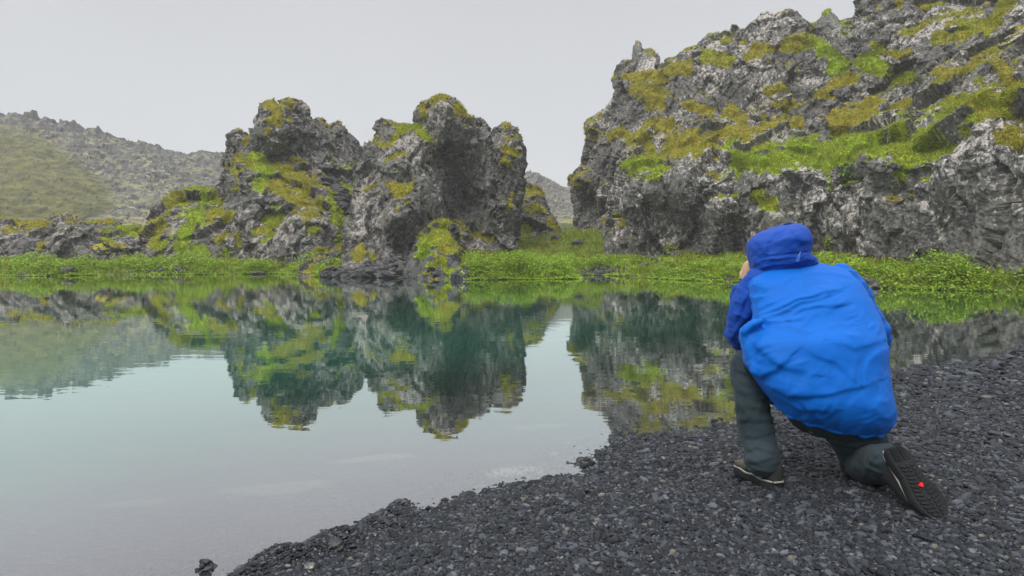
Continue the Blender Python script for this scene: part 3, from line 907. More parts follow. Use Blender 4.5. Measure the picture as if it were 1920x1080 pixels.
def blades(name, B, D, L, Wd, tint, mat, droop=0.35, kind='stuff', base_dark=None):
    """Grass blades: B feet, D directions, L lengths, Wd half widths, tint colours."""
    n = len(B)
    r = RNG.normal(size=(n, 3)); side = unit(np.cross(D, r))
    tip = B + D * L[:, None]; tip[:, 2] -= droop * L * RNG.uniform(.3, 1.2, n)
    midp = B + D * (L * 0.55)[:, None]; midp[:, 2] -= droop * 0.18 * L
    w = side * Wd[:, None]
    V = np.stack([B - w, B + w, midp + w * .8, midp - w * .8, tip], 1).reshape(-1, 3)
    k = np.arange(n)[:, None] * 5
    q = k + np.array([[0, 1, 2, 3]]); t = k + np.array([[3, 2, 4]])
    me = np_mesh(name, V, [q, t], {'tint': np.repeat(tint, 5, 0)}, smooth=True)
    return link(name, me, mat)


def mixc(a, b, t):
    return np.asarray(a)[None] * (1 - t[:, None]) + np.asarray(b)[None] * t[:, None]


def build_turf_grass():
    Bs, Ds, Ls, Ws, Cs = [], [], [], [], []
    for (V, T, turf, hue, N) in TURF_SRC:
        tf = turf[T].mean(1)
        a = V[T]
        area = np.linalg.norm(np.cross(a[:, 1] - a[:, 0], a[:, 2] - a[:, 0]), axis=1) / 2
        c = a.mean(1)
        tocam = unit(np.array([0, 0, CAM_Z]) - c)
        fn = unit(N[T].mean(1))
        vis = ((fn * tocam).sum(1) > -0.35)
        dist = np.linalg.norm(c, axis=1)
        wgt = area * (tf > 0.5) * vis * np.clip(30 / dist, .5, 1.5)
        n = int(wgt.sum() * 420)
        if n < 10: continue
        ti = RNG.choice(len(T), n, p=wgt / wgt.sum())
        u = RNG.random((n, 2)); f = u.sum(1) > 1; u[f] = 1 - u[f]
        P = a[ti, 0] + (a[ti, 1] - a[ti, 0]) * u[:, :1] + (a[ti, 2] - a[ti, 0]) * u[:, 1:]
        d = unit(fn[ti] * 0.75 + np.array([0, 0, 0.55]) + RNG.normal(size=(n, 3)) * 0.35)
        L = RNG.uniform(.12, .30, n) * (1 + 0.5 * fbm(P, 0.8, 2, 77))
        h = np.clip(hue[T].mean(1)[ti] + 0.4 * fbm(P, 0.9, 2, 31) + RNG.normal(size=n) * .12, 0, 1)
        col = mixc((0.41, 0.385, 0.040), (0.27, 0.40, 0.018), h)
        pale = (RNG.random(n) < .18)[:, None]
        dead = (RNG.random(n) < .16 + .3 * (fbm(P, .9, 2, 52) > .3))[:, None]
        col = np.where(dead, col * .45 + np.array([.16, .11, .03]) * .55, col)
        col = np.where(pale, col * .4 + np.array([.36, .30, .13]) * .6, col)
        col *= RNG.uniform(.65, 1.25, n)[:, None]
        Bs.append(P - fn[ti] * .02); Ds.append(d); Ls.append(L); Ws.append(RNG.uniform(.010, .020, n)); Cs.append(col)
    B = np.concatenate(Bs)
    o = blades('turf_grass', B, np.concatenate(Ds), np.concatenate(Ls), np.concatenate(Ws), np.concatenate(Cs), M_GRASS, 0.75)
    tag(o, 'olive and green tufted grass growing on the ledges of the rocks', 'grass', kind='stuff')


build_turf_grass()


def bank_points(n, dmin, dmax, pw=1.0, xr=(-32, 24), yr=(13, 62)):
    out = []
    tot = 0
    while tot < n:
        X = RNG.uniform(*xr, n * 3); Y = RNG.uniform(*yr, n * 3)
        d, near = lake_dist(X, Y)
        keep = (~near) & (d > dmin) & (d < dmax) & (RNG.random(n * 3) < np.clip((dmax - d) / (dmax - dmin), 0, 1) ** pw)
        keep &= np.abs(X) < Y * 0.98 + 1
        out.append(np.stack([X, Y, d], 1)[keep]); tot += keep.sum()
    o = np.concatenate(out)[:n]
    z = ground_z(o[:, 0], o[:, 1])
    return np.c_[o[:, :2], z], o[:, 2]


def build_bank():
    n = 150000
    P, d = bank_points(n, -0.05, 16, 0.8)
    keep = RNG.random(n) > bare(P) * .93
    P, d = P[keep], d[keep]; n = len(P)
    cl = fbm(P, 1.1, 3, 21); big = fbm(P, 4.0, 2, 22)
    L = np.clip(RNG.uniform(.16, .36, n) * (1 + 0.9 * cl), .06, .6)
    D = unit(np.stack([RNG.normal(size=n) * .4 - .1, RNG.normal(size=n) * .4, np.ones(n)], 1))
    dark = sstep(.15, -.45, fbm(P, .55, 2, 29) + .3 * cl)
    t = np.clip(.5 + .7 * cl + RNG.normal(size=n) * .25, 0, 1)
    col = mixc((0.185, 0.290, 0.010), (0.370, 0.480, 0.030), t)
    dry = np.clip(-.15 + .9 * big + .10 * d / 3 + .5 * fbm(P, .7, 2, 28), 0, .8)
    col = col * (1 - dry[:, None]) + np.array([.33, .28, .06]) * dry[:, None]
    red = (RNG.random(n) < .02 + .05 * (fbm(P, 1.5, 2, 25) > .25))[:, None]
    col = np.where(red, np.array([.17, .075, .03]), col) * RNG.uniform(.6, 1.3, n)[:, None] * (1 - .35 * dark)[:, None]
    stalk = RNG.random(n) < .035
    col = np.where(stalk[:, None], np.array([.36, .31, .15]) * RNG.uniform(.7, 1.2, n)[:, None], col); L = np.where(stalk, L * 1.7, L)
    o = blades('bank_grass', P, D, L, RNG.uniform(.010, .022, n), col, M_GRASS, .45)
    tag(o, 'bright green grass covering the far bank below the rocks', 'grass', kind='stuff')

    # broad leaved ground cover along the water
    n = 24000
    P, d = bank_points(n, -0.22, 3.0, 0.9)
    px, py, _ = project(P)
    where = np.clip(.35 + 1.1 * fbm(P, 2.2, 2, 33) + .45 * sstep(1460, 1560, px) + .7 * sstep(860, 880, px) * sstep(1085, 1060, px) + .3 * sstep(560, 430, px), 0, 1)
    where *= 1 - .9 * sstep(590, 620, px) * sstep(880, 860, px)
    keep = (RNG.random(n) < where) & (RNG.random(n) > bare(P))
    P, d = P[keep], d[keep]
    n = len(P)
    hedge = np.maximum(sstep(1480, 1560, px), sstep(862, 880, px) * sstep(1085, 1060, px))[keep]
    H = (1 + .2 * hedge) * np.clip((.06 + .26 * sstep(-.2, .5, d)) * (1 + 1.3 * fbm(P, .8, 2, 35)), .03, .6)
    k = 6
    C = np.repeat(P, k, 0); hh = np.repeat(H, k); m = len(C)
    f = RNG.random(m) ** .6
    c = C + np.stack([RNG.normal(size=m) * .10, RNG.normal(size=m) * .10, f * hh + np.where(C[:, 2] < 0, -C[:, 2] + .01, 0)], 1)
    ax = unit(np.stack([RNG.normal(size=m), RNG.normal(size=m), RNG.normal(size=m) * .35], 1))
    nr = unit(np.stack([RNG.normal(size=m) * .45, RNG.normal(size=m) * .45 - .25, np.ones(m)], 1))
    sd = unit(np.cross(ax, nr))
    s = RNG.uniform(.026, .066, m)[:, None]
    V = np.stack([c - ax * s, c + sd * s * .55 - ax * s * .1, c + ax * s * 1.1 - nr * s * .35, c - sd * s * .55 - ax * s * .1], 1)
    V[:, 1] += nr * s * .18; V[:, 3] += nr * s * .18
    V = V.reshape(-1, 3)
    i = np.arange(m)[:, None] * 4
    Q = i + np.array([[0, 1, 2, 3]])
    T = np.r_[i + np.array([[0, 1, 2]]), i + np.array([[0, 2, 3]])]
    t = np.clip(f * .8 + RNG.normal(size=m) * .2, 0, 1)
    col = mixc((0.165, 0.275, 0.010), (0.310, 0.450, 0.032), np.clip(RNG.random(m) + .4 * fbm(c, 1.2, 2, 3), 0, 1)) * RNG.uniform(.75, 1.2, m)[:, None]
    me = np_mesh('ground_cover', V, T, {'tint': np.repeat(col, 4, 0)}, smooth=False)
    tag(link('ground_cover', me, M_LEAF), 'broad leaved green plants crowding the water edge of the far bank', 'ground cover', kind='stuff')


build_bank()


def leafy_plant(px, py, D, w_px, h_px, label, col, n=260, name='shrub', cat='shrub', flower=None):
    """A small bush: stems from its foot and leaves through its crown."""
    p = W(px, py, D); s = D / F
    w, h = w_px * s / 2, h_px * s
    root = bpy.data.objects.new(name, None); COL.objects.link(root); root.location = p
    tag(root, label, cat)
    u = unit(RNG.normal(size=(n, 3))) * (RNG.random(n) ** .45)[:, None]
    c = u * np.array([w, w * .8, h * .5]) + np.array([0, 0, h * .55])
    c *= (1 + .25 * fbm(c, .25, 2, int(px)))[:, None]
    ax = unit(RNG.normal(size=(n, 3)) + np.array([0, 0, -.3])); nr = unit(RNG.normal(size=(n, 3)) * .5 + np.array([0, -.4, 1]))
    sd = unit(np.cross(ax, nr)); sz = (RNG.uniform(.5, 1.1, n) * max(.05, .16 * h))[:, None]
    V = np.stack([c - ax * sz, c + sd * sz * .5, c + ax * sz, c - sd * sz * .5], 1)
    V[:, 1] += nr * sz * .15; V[:, 3] += nr * sz * .15
    i = np.arange(n)[:, None] * 4
    T = np.r_[i + np.array([[0, 1, 2]]), i + np.array([[0, 2, 3]])]
    cc = np.asarray(col)[None] * RNG.uniform(.6, 1.35, n)[:, None]
    if flower is not None:
        f = (c[:, 2] > h * .7) & (RNG.random(n) < .45)
        cc[f] = flower
    link('foliage', np_mesh('foliage', V.reshape(-1, 3), T, {'tint': np.repeat(cc, 4, 0)}), M_LEAF, root)
    ns = 9
    B = RNG.normal(size=(ns, 3)) * np.array([.04, .04, 0]); B[:, 2] = -.1
    Dd = unit(np.stack([RNG.normal(size=ns) * .35, RNG.normal(size=ns) * .3, np.ones(ns)], 1))
    st = blades('stem', B, Dd, np.full(ns, h * .9), np.full(ns, .012), np.tile([.10, .12, .03], (ns, 1)), M_GRASS, .05)
    st.parent = root


leafy_plant(1592, 342, 24.6, 36, 34, 'pale green bushy herb on the cliff edge below the grassy ledge', (.13, .19, .06), 420)
leafy_plant(1456, 480, 26, 22, 18, 'yellow flowering herb at the cliff foot left of the blue hood', (.14, .20, .02), 160, flower=(.42, .38, .04))
leafy_plant(1255, 474, 30, 26, 18, 'small yellow flowering herb at the foot of the cliff near the stone patch', (.15, .21, .02), 160, flower=(.42, .38, .04))
leafy_plant(1552, 468, 24, 20, 24, 'leafy yellow green herb at the cliff foot right of the blue hood', (.16, .23, .03), 160)
leafy_plant(1410, 118, 41, 20, 12, 'dark green cushion herb high on the cliff near the skyline', (.09, .13, .03), 120)
leafy_plant(1720, 158, 28.5, 30, 16, 'dark leafy herb on the upper cliff ledge at right', (.10, .15, .03), 160)
leafy_plant(80, 508, 28.3, 40, 18, 'low grey green bush on the far left bank near the dark outcrop', (.10, .14, .03), 200)

# ------------------------------------------------------------------ gravel of the beach: pebbles scattered on points
def build_pebbles():
    rng = np.random.default_rng(3)
    protos = []
    for k in range(6):
        V, T = ICO3 if k < 3 else ico(2)
        S = V + k * 9.1
        V = V * (1 + .22 * facets(S, 1.1, k, .7) + .16 * fbm(S, 1.2, 2, k))[:, None]
        protos.append(bpy.data.objects.new('pebble_shape', np_mesh('pebble_shape', V, T, smooth=True)))
    P, S = [], []
    for (r0, r1, dens, mean) in ((1.2, 2.6, 15500, .0048), (2.6, 3.6, 10500, .0057), (3.6, 5.2, 5600, .0074), (5.2, 7.5, 2200, .0115), (7.5, 12, 800, .017)):
        A = (2 * r1) * r1
        n = int(A * dens)
        X = rng.uniform(-r1, r1, n); Y = rng.uniform(.5, r1, n)
        r = np.hypot(X, Y)
        k = (r >= r0) & (r < r1) & (X > -.75 * Y - .9) & (X < .95 * Y + .8)
        X, Y = X[k], Y[k]
        d, near = lake_dist(X, Y)
        k = near & (d > -.55) & (rng.random(len(X)) < np.maximum(.8 * sstep(-.5, -.02, d) ** 2.5, sstep(-.012, .0, ground_z(X, Y))))
        X, Y = X[k], Y[k]
        z = ground_z(X, Y)
        P.append(np.stack([X, Y, z], 1))
        S.append(mean * np.clip(rng.lognormal(-.06, .46, len(X)), .4, 4.2))
    P = np.concatenate(P); S = np.concatenate(S)
    n = len(P)
    P[:, 2] += S * .18
    me = bpy.data.meshes.new('pebbles')
    me.vertices.add(n); me.vertices.foreach_set('co', P.astype(np.float32).ravel())
    sc = np.stack([S * rng.uniform(.9, 1.5, n), S * rng.uniform(.65, 1.0, n), S * rng.uniform(.4, .75, n)], 1)
    rot = np.stack([rng.normal(size=n) * .28, rng.normal(size=n) * .28, rng.uniform(0, 6.28, n)], 1)
    me.attributes.new('psize', 'FLOAT_VECTOR', 'POINT').data.foreach_set('vector', sc.astype(np.float32).ravel())
    me.attributes.new('prot', 'FLOAT_VECTOR', 'POINT').data.foreach_set('vector', rot.astype(np.float32).ravel())
    me.attributes.new('pick', 'INT', 'POINT').data.foreach_set('value', rng.integers(0, 6, n).astype(np.int32))
    o = link('gravel', me)
    t = NT('pebble_stone')
    rnd = t.add('ObjectInfo').outputs['Random']
    ramp = t.add('ValToRGB', ins={0: rnd})
    r = ramp.color_ramp; r.interpolation = 'LINEAR'
    r.elements[0].color = (.009, .011, .015, 1); r.elements[1].color = (.22, .215, .19, 1)
    for p_, c_ in ((.35, (.018, .0205, .025)), (.70, (.036, .041, .050)), (.93, (.080, .089, .106)), (.972, (.14, .15, .17)), (.990, (.13, .12, .085))):
        q = r.elements.new(p_); q.color = c_ + (1,)
    P_ = t.obj()
    c = t.mix(t.map(t.noise(P_, 1.6, 3), .35, .7, 0, .45), ramp.outputs[0], (.024, .028, .036))
    b = t.pbr(Base_Color=c, Roughness=.48, Normal=t.bump(t.noise(P_, 5, 3), .3, .2))
    b.inputs['Specular IOR Level'].default_value = .22
    for p_ in protos: p_.data.materials.append(t.m)
    ng = bpy.data.node_groups.new('gravel', 'GeometryNodeTree')
    ng.interface.new_socket('Geometry', in_out='INPUT', socket_type='NodeSocketGeometry')
    ng.interface.new_socket('Geometry', in_out='OUTPUT', socket_type='NodeSocketGeometry')
    N_, L_ = ng.nodes, ng.links
    gi, go = N_.new('NodeGroupInput'), N_.new('NodeGroupOutput')
    jn = N_.new('GeometryNodeJoinGeometry')
    for p_ in protos:
        oi = N_.new('GeometryNodeObjectInfo'); oi.inputs['Object'].default_value = p_; oi.inputs['As Instance'].default_value = True
        L_.new(oi.outputs['Geometry'], jn.inputs[0])
    ip = N_.new('GeometryNodeInstanceOnPoints'); ip.inputs['Pick Instance'].default_value = True
    def at(name, ty):
        a = N_.new('GeometryNodeInputNamedAttribute'); a.data_type = ty; a.inputs['Name'].default_value = name
        return a.outputs['Attribute']
    L_.new(gi.outputs[0], ip.inputs['Points']); L_.new(jn.outputs[0], ip.inputs['Instance'])
    L_.new(at('pick', 'INT'), ip.inputs['Instance Index'])
    e2r = N_.new('FunctionNodeEulerToRotation')
    L_.new(at('prot', 'FLOAT_VECTOR'), e2r.inputs[0]); L_.new(e2r.outputs[0], ip.inputs['Rotation'])
    L_.new(at('psize', 'FLOAT_VECTOR'), ip.inputs['Scale'])
    L_.new(ip.outputs[0], go.inputs[0])
    md = o.modifiers.new('scatter', 'NODES'); md.node_group = ng
    tag(o, 'black and grey rounded gravel of the near beach', 'gravel', kind='stuff')
    print('pebbles', n)


build_pebbles()

# single stones one can pick out on the gravel's edge
def beach_stone(px, py, w_px, h_px, seed, mat, label):
    boulder(px, py, w_px, h_px, seed, mat, label, 'stone', base=ICO3, dy=.8, name='stone')


beach_stone(610, 1006, 20, 12, 31, M_DARK, 'dark stone standing clear in the shallow water off the gravel beach')
beach_stone(583, 1025, 12, 8, 32, M_DARK, 'small dark stone in the shallow water just below the one standing clear')
beach_stone(626, 1030, 34, 16, 33, M_DARK, 'dark lumpy stone at the tip of the gravel near two smaller stones in water')
beach_stone(388, 1066, 17, 11, 34, M_DARK, 'green topped dark stone in the water at the lowest left end of the gravel')
beach_stone(938, 914, 10, 9, 35, M_DARK, 'small upright dark stone on the water edge beside the pale sandy spot')
beach_stone(580, 1071, 26, 12, 36, M_PALE, 'smooth pale oval stone on wet gravel at the bottom edge')
beach_stone(1706, 977, 17, 9, 37, M_PALE, 'pale grey pebble lying in front of the kneeling boot sole')
beach_stone(1088, 868, 16, 10, 38, M_DARK, 'dark stone on the bend of the water edge right of the pale sandy spot')


def build_haze():
    V = np.array([(x, y, z) for z in (-6.0, 52.0) for y in (-330.0, 360.0) for x in (-340.0, 340.0)])
    Q = np.array([[0, 2, 3, 1], [4, 5, 7, 6], [0, 1, 5, 4], [2, 6, 7, 3], [0, 4, 6, 2], [1, 3, 7, 5]])
    t = NT('haze_air')
    v = t.n.new('ShaderNodeVolumePrincipled')
    v.inputs['Color'].default_value = (.97, .985, 1.0, 1)
    v.inputs['Density'].default_value = 0.0014
    t.t.links.new(v.outputs[0], t.out.inputs['Volume'])
    tag(link('haze', np_mesh('haze', V, Q), t.m), 'thin pale mist fading the far hillside', 'haze', kind='stuff')


build_haze()


# ------------------------------------------------------------------ the kneeling photographer
def loft(rings, cap0=True, cap1=True, closed=True):
    """Skin a list of equal rings (n, 3)."""
    n = len(rings[0]); V = np.concatenate(rings)
    Q = []
    m = n if closed else n - 1
    for i in range(len(rings) - 1):
        for j in range(m):
            k = (j + 1) % n
            Q.append((i * n + j, i * n + k, (i + 1) * n + k, (i + 1) * n + j))
    T = []
    if closed and cap0:
        V = np.r_[V, rings[0].mean(0)[None]]; c = len(V) - 1
        T += [(c, (j + 1) % n, j) for j in range(n)]
    if closed and cap1:
        V = np.r_[V, rings[-1].mean(0)[None]]; c = len(V) - 1; b = (len(rings) - 1) * n
        T += [(c, b + j, b + (j + 1) % n) for j in range(n)]
    fs = [np.array(Q)]
    if T: fs.append(np.array(T))
    return V, fs


def smooth_path(pts, n):
    """Catmull-Rom through points (with any extra columns)."""
    p = np.array(pts, float)
    p = np.r_[2 * p[:1] - p[1:2], p, 2 * p[-1:] - p[-2:-1]]
    out = []
    segs = len(p) - 3
    for t in np.linspace(0, segs, n):
        i = min(int(t), segs - 1); f = t - i
        a, b, c, d = p[i:i + 4]
        out.append(.5 * (2 * b + (c - a) * f + (2 * a - 5 * b + 4 * c - d) * f * f + (3 * b - a - 3 * c + d) * f ** 3))
    return np.array(out)


def tube(pts, n=18, m=20, flat=1.0, updir=None):
    """Tapered tube through (x, y, z, radius) points."""
    c = smooth_path(pts, n)
    tan = np.gradient(c[:, :3], axis=0); tan = unit(tan)
    up = np.array(updir if updir is not None else (0.13, -1.0, 0.21)); rings = []
    for i in range(n):
        a = np.cross(tan[i], up); a /= np.linalg.norm(a) + 1e-9
        b = np.cross(a, tan[i])
        th = np.linspace(0, 2 * np.pi, m, endpoint=False)
        r = max(c[i, 3], .002)
        rings.append(c[i, :3] + r * (np.cos(th)[:, None] * a + flat * np.sin(th)[:, None] * b))
    # rounded ends
    r0, r1 = rings[0], rings[-1]
    e0 = [r0.mean(0) + (r0 - r0.mean(0)) * k - tan[0] * c[0, 3] * s for k, s in ((.4, .75), (.78, .5))]
    e1 = [r1.mean(0) + (r1 - r1.mean(0)) * k + tan[-1] * c[-1, 3] * s for k, s in ((.78, .5), (.4, .75))]
    return loft(e0 + rings + e1)


def blob(center, dims, rot=None, sub=None):
    V, T = ICO4
    V = V * np.array(dims)
    if rot is not None:
        V = V @ np.array(rot.to_matrix()).T
    return V + np.array(center), [T]


def merge(parts):
    V, fs, o = [], [], 0
    for v, f in parts:
        V.append(v); fs += [q + o for q in f]; o += len(v)
    return np.concatenate(V), fs


def fuse(parts, voxel, smooth=3):
    V, fs = merge(parts)
    V, Q = remesh(V, fs, voxel)
    return relax(V, Q, smooth), Q


def relax(V, Q, it):
    E = np.unique(np.sort(np.r_[Q[:, [0, 1]], Q[:, [1, 2]], Q[:, [2, 3]], Q[:, [3, 0]]], 1), axis=0)
    for _ in range(it):
        s = np.zeros_like(V); c = np.zeros(len(V))
        np.add.at(s, E[:, 0], V[E[:, 1]]); np.add.at(s, E[:, 1], V[E[:, 0]])
        np.add.at(c, E[:, 0], 1); np.add.at(c, E[:, 1], 1)
        V = V * .4 + .6 * s / np.maximum(c, 1)[:, None]
    return V


def pr(px, py, D, r):
    return tuple(W(px, py, D)) + (r,)


def ring(L, R, D, b, f, sag=0.0, m=44, p=0.85, DL=None, DR=None):
    """Body cross-section between two photo points: half widths from them, b deep to the back, f to the front."""
    l = W(L[0], L[1], DL or D); r = W(R[0], R[1], DR or D)
    c = (l + r) / 2; h = (r - l) / 2
    th = np.linspace(0, 2 * np.pi, m, endpoint=False)
    cs, sn = np.cos(th), np.sin(th)
    cs_ = np.sign(cs) * np.abs(cs) ** p; sn_ = np.sign(sn) * np.abs(sn) ** p
    P = c + cs_[:, None] * h
    P[:, 1] += np.where(sn_ > 0, f * sn_, b * sn_)
    P[:, 2] += np.where(sn_ < 0, sag * sn_, 0)
    return P


def dense(rings, k=4):
    a = np.array(rings); n, m, _ = a.shape
    return list(smooth_path(a.reshape(n, -1), (n - 1) * k + 1).reshape(-1, m, 3))


def folds(V, N, lines, front=True):
    """Raised creases along measured lines: (amplitude m, half width px, points)."""
    px, py, _ = project(V)
    px = px + 4 * fbm(V, .09, 3, 71); py = py + 4 * fbm(V, .09, 3, 72)
    d = np.zeros(len(V))
    facing = sstep(0.0, 0.35, -N[:, 1])
    for amp, w, pts in lines:
        best = np.full(len(V), 1e9); sgn = np.zeros(len(V)); tpos = np.zeros(len(V))
        n = len(pts) - 1
        for i in range(n):
            x0, y0 = pts[i]; x1, y1 = pts[i + 1]
            dx, dy = x1 - x0, y1 - y0; L2 = dx * dx + dy * dy
            t = np.clip(((px - x0) * dx + (py - y0) * dy) / L2, 0, 1)
            dd = np.hypot(px - x0 - t * dx, py - y0 - t * dy)
            s = np.sign((px - x0) * dy - (py - y0) * dx)
            k = dd < best
            best = np.where(k, dd, best); sgn = np.where(k, s, sgn); tpos = np.where(k, (i + t) / n, tpos)
        fade = np.sin(np.pi * np.clip(tpos * .86 + .07, 0, 1)) ** .6
        q = best * sgn / w
        prof = np.where(q > 0, np.exp(-(q / 2.1) ** 1.3), np.exp(-(2.0 * q) ** 2))      # gathers gently, drops off sharply below
        d += .95 * amp * fade * (prof - .35 * np.exp(-((q + 1.3) / .9) ** 2))
    return d * facing


def creases(V, along, across, seed, amp, stretch=5.0, width=.055):
    """Sharp crested tension creases running along one direction, in patches."""
    a = np.array(along, float); a /= np.linalg.norm(a)
    b = np.array(across, float); b -= a * (a @ b); b /= np.linalg.norm(b)
    c = np.cross(a, b)
    Wp = V + .035 * np.stack([fbm(V, .22, 2, seed + k) for k in range(3)], 1)
    Q = np.stack([Wp @ a / stretch, Wp @ b, Wp @ c * .6], 1)
    r = (1 - np.abs(noise(Q, width, seed + 5)) * 2.2) + .5 * (1 - np.abs(noise(Q, width * .5, seed + 6)) * 2.2)
    r = np.sign(r) * np.abs(r) ** 1.3
    return amp * r * sstep(-.25, .45, fbm(V, .20, 2, seed + 9))


def cloth_material(name, col, col2, rough, weave, wr=0.5, sheen=0.0):
    t = NT(name)
    P = t.obj()
    n = t.noise(P, 4.0, 4)
    c = t.mix(t.map(n, .3, .7), col, col2)
    w = t.noise(P, weave, 2, .5)
    h = t.math('ADD', t.math('MULTIPLY', w, .25), t.math('MULTIPLY', t.noise(t.mapping(P, (.6, .8, 1.5), (.3, .5, .2)), 17, 5, .6, .9), wr * 1.5))
    b = t.pbr(Base_Color=c, Roughness=rough, Normal=t.bump(h, .45, .006))
    b.inputs['Sheen Weight'].default_value = sheen
    b.inputs['Specular IOR Level'].default_value = .12
    return t.m


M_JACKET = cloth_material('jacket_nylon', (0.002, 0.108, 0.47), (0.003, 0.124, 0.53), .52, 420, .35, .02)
M_HOOD = cloth_material('shaded_hood_nylon', (0.005, 0.050, 0.31), (0.008, 0.064, 0.36), .55, 420, .5, .02)  # deeper blue fabric of hood and left sleeve, some shade mixed into the colour
M_TROUSER = cloth_material('trouser_cloth', (0.020, 0.033, 0.040), (0.034, 0.050, 0.058), .8, 300, .5, .05)
M_SKIN = cloth_material('skin', (0.50, 0.33, 0.21), (0.56, 0.39, 0.26), .5, 200, .3)
M_HAIR = cloth_material('hair', (0.05, 0.035, 0.025), (0.08, 0.055, 0.04), .6, 300, .4)
M_RUBBER = cloth_material('boot_rubber', (0.012, 0.013, 0.015), (0.026, 0.028, 0.030), .75, 160, .9)
M_BOOT = cloth_material('boot_leather', (0.022, 0.023, 0.025), (0.042, 0.042, 0.043), .7, 200, .6)
M_TAN = cloth_material('boot_suede', (0.085, 0.08, 0.068), (0.14, 0.132, 0.11), .8, 200, .6)
M_TRIM = cloth_material('boot_trim', (0.26, 0.25, 0.23), (0.34, 0.33, 0.30), .7, 200, .4)
M_RED = cloth_material('red_mark', (0.60, 0.015, 0.02), (0.65, 0.02, 0.025), .6, 100, .2)
M_CORD = cloth_material('cord', (0.10, 0.20, 0.62), (0.14, 0.24, 0.66), .6, 200, .2)
M_LENS = cloth_material('camera_body', (0.012, 0.012, 0.013), (0.02, 0.02, 0.02), .45, 200, .2)


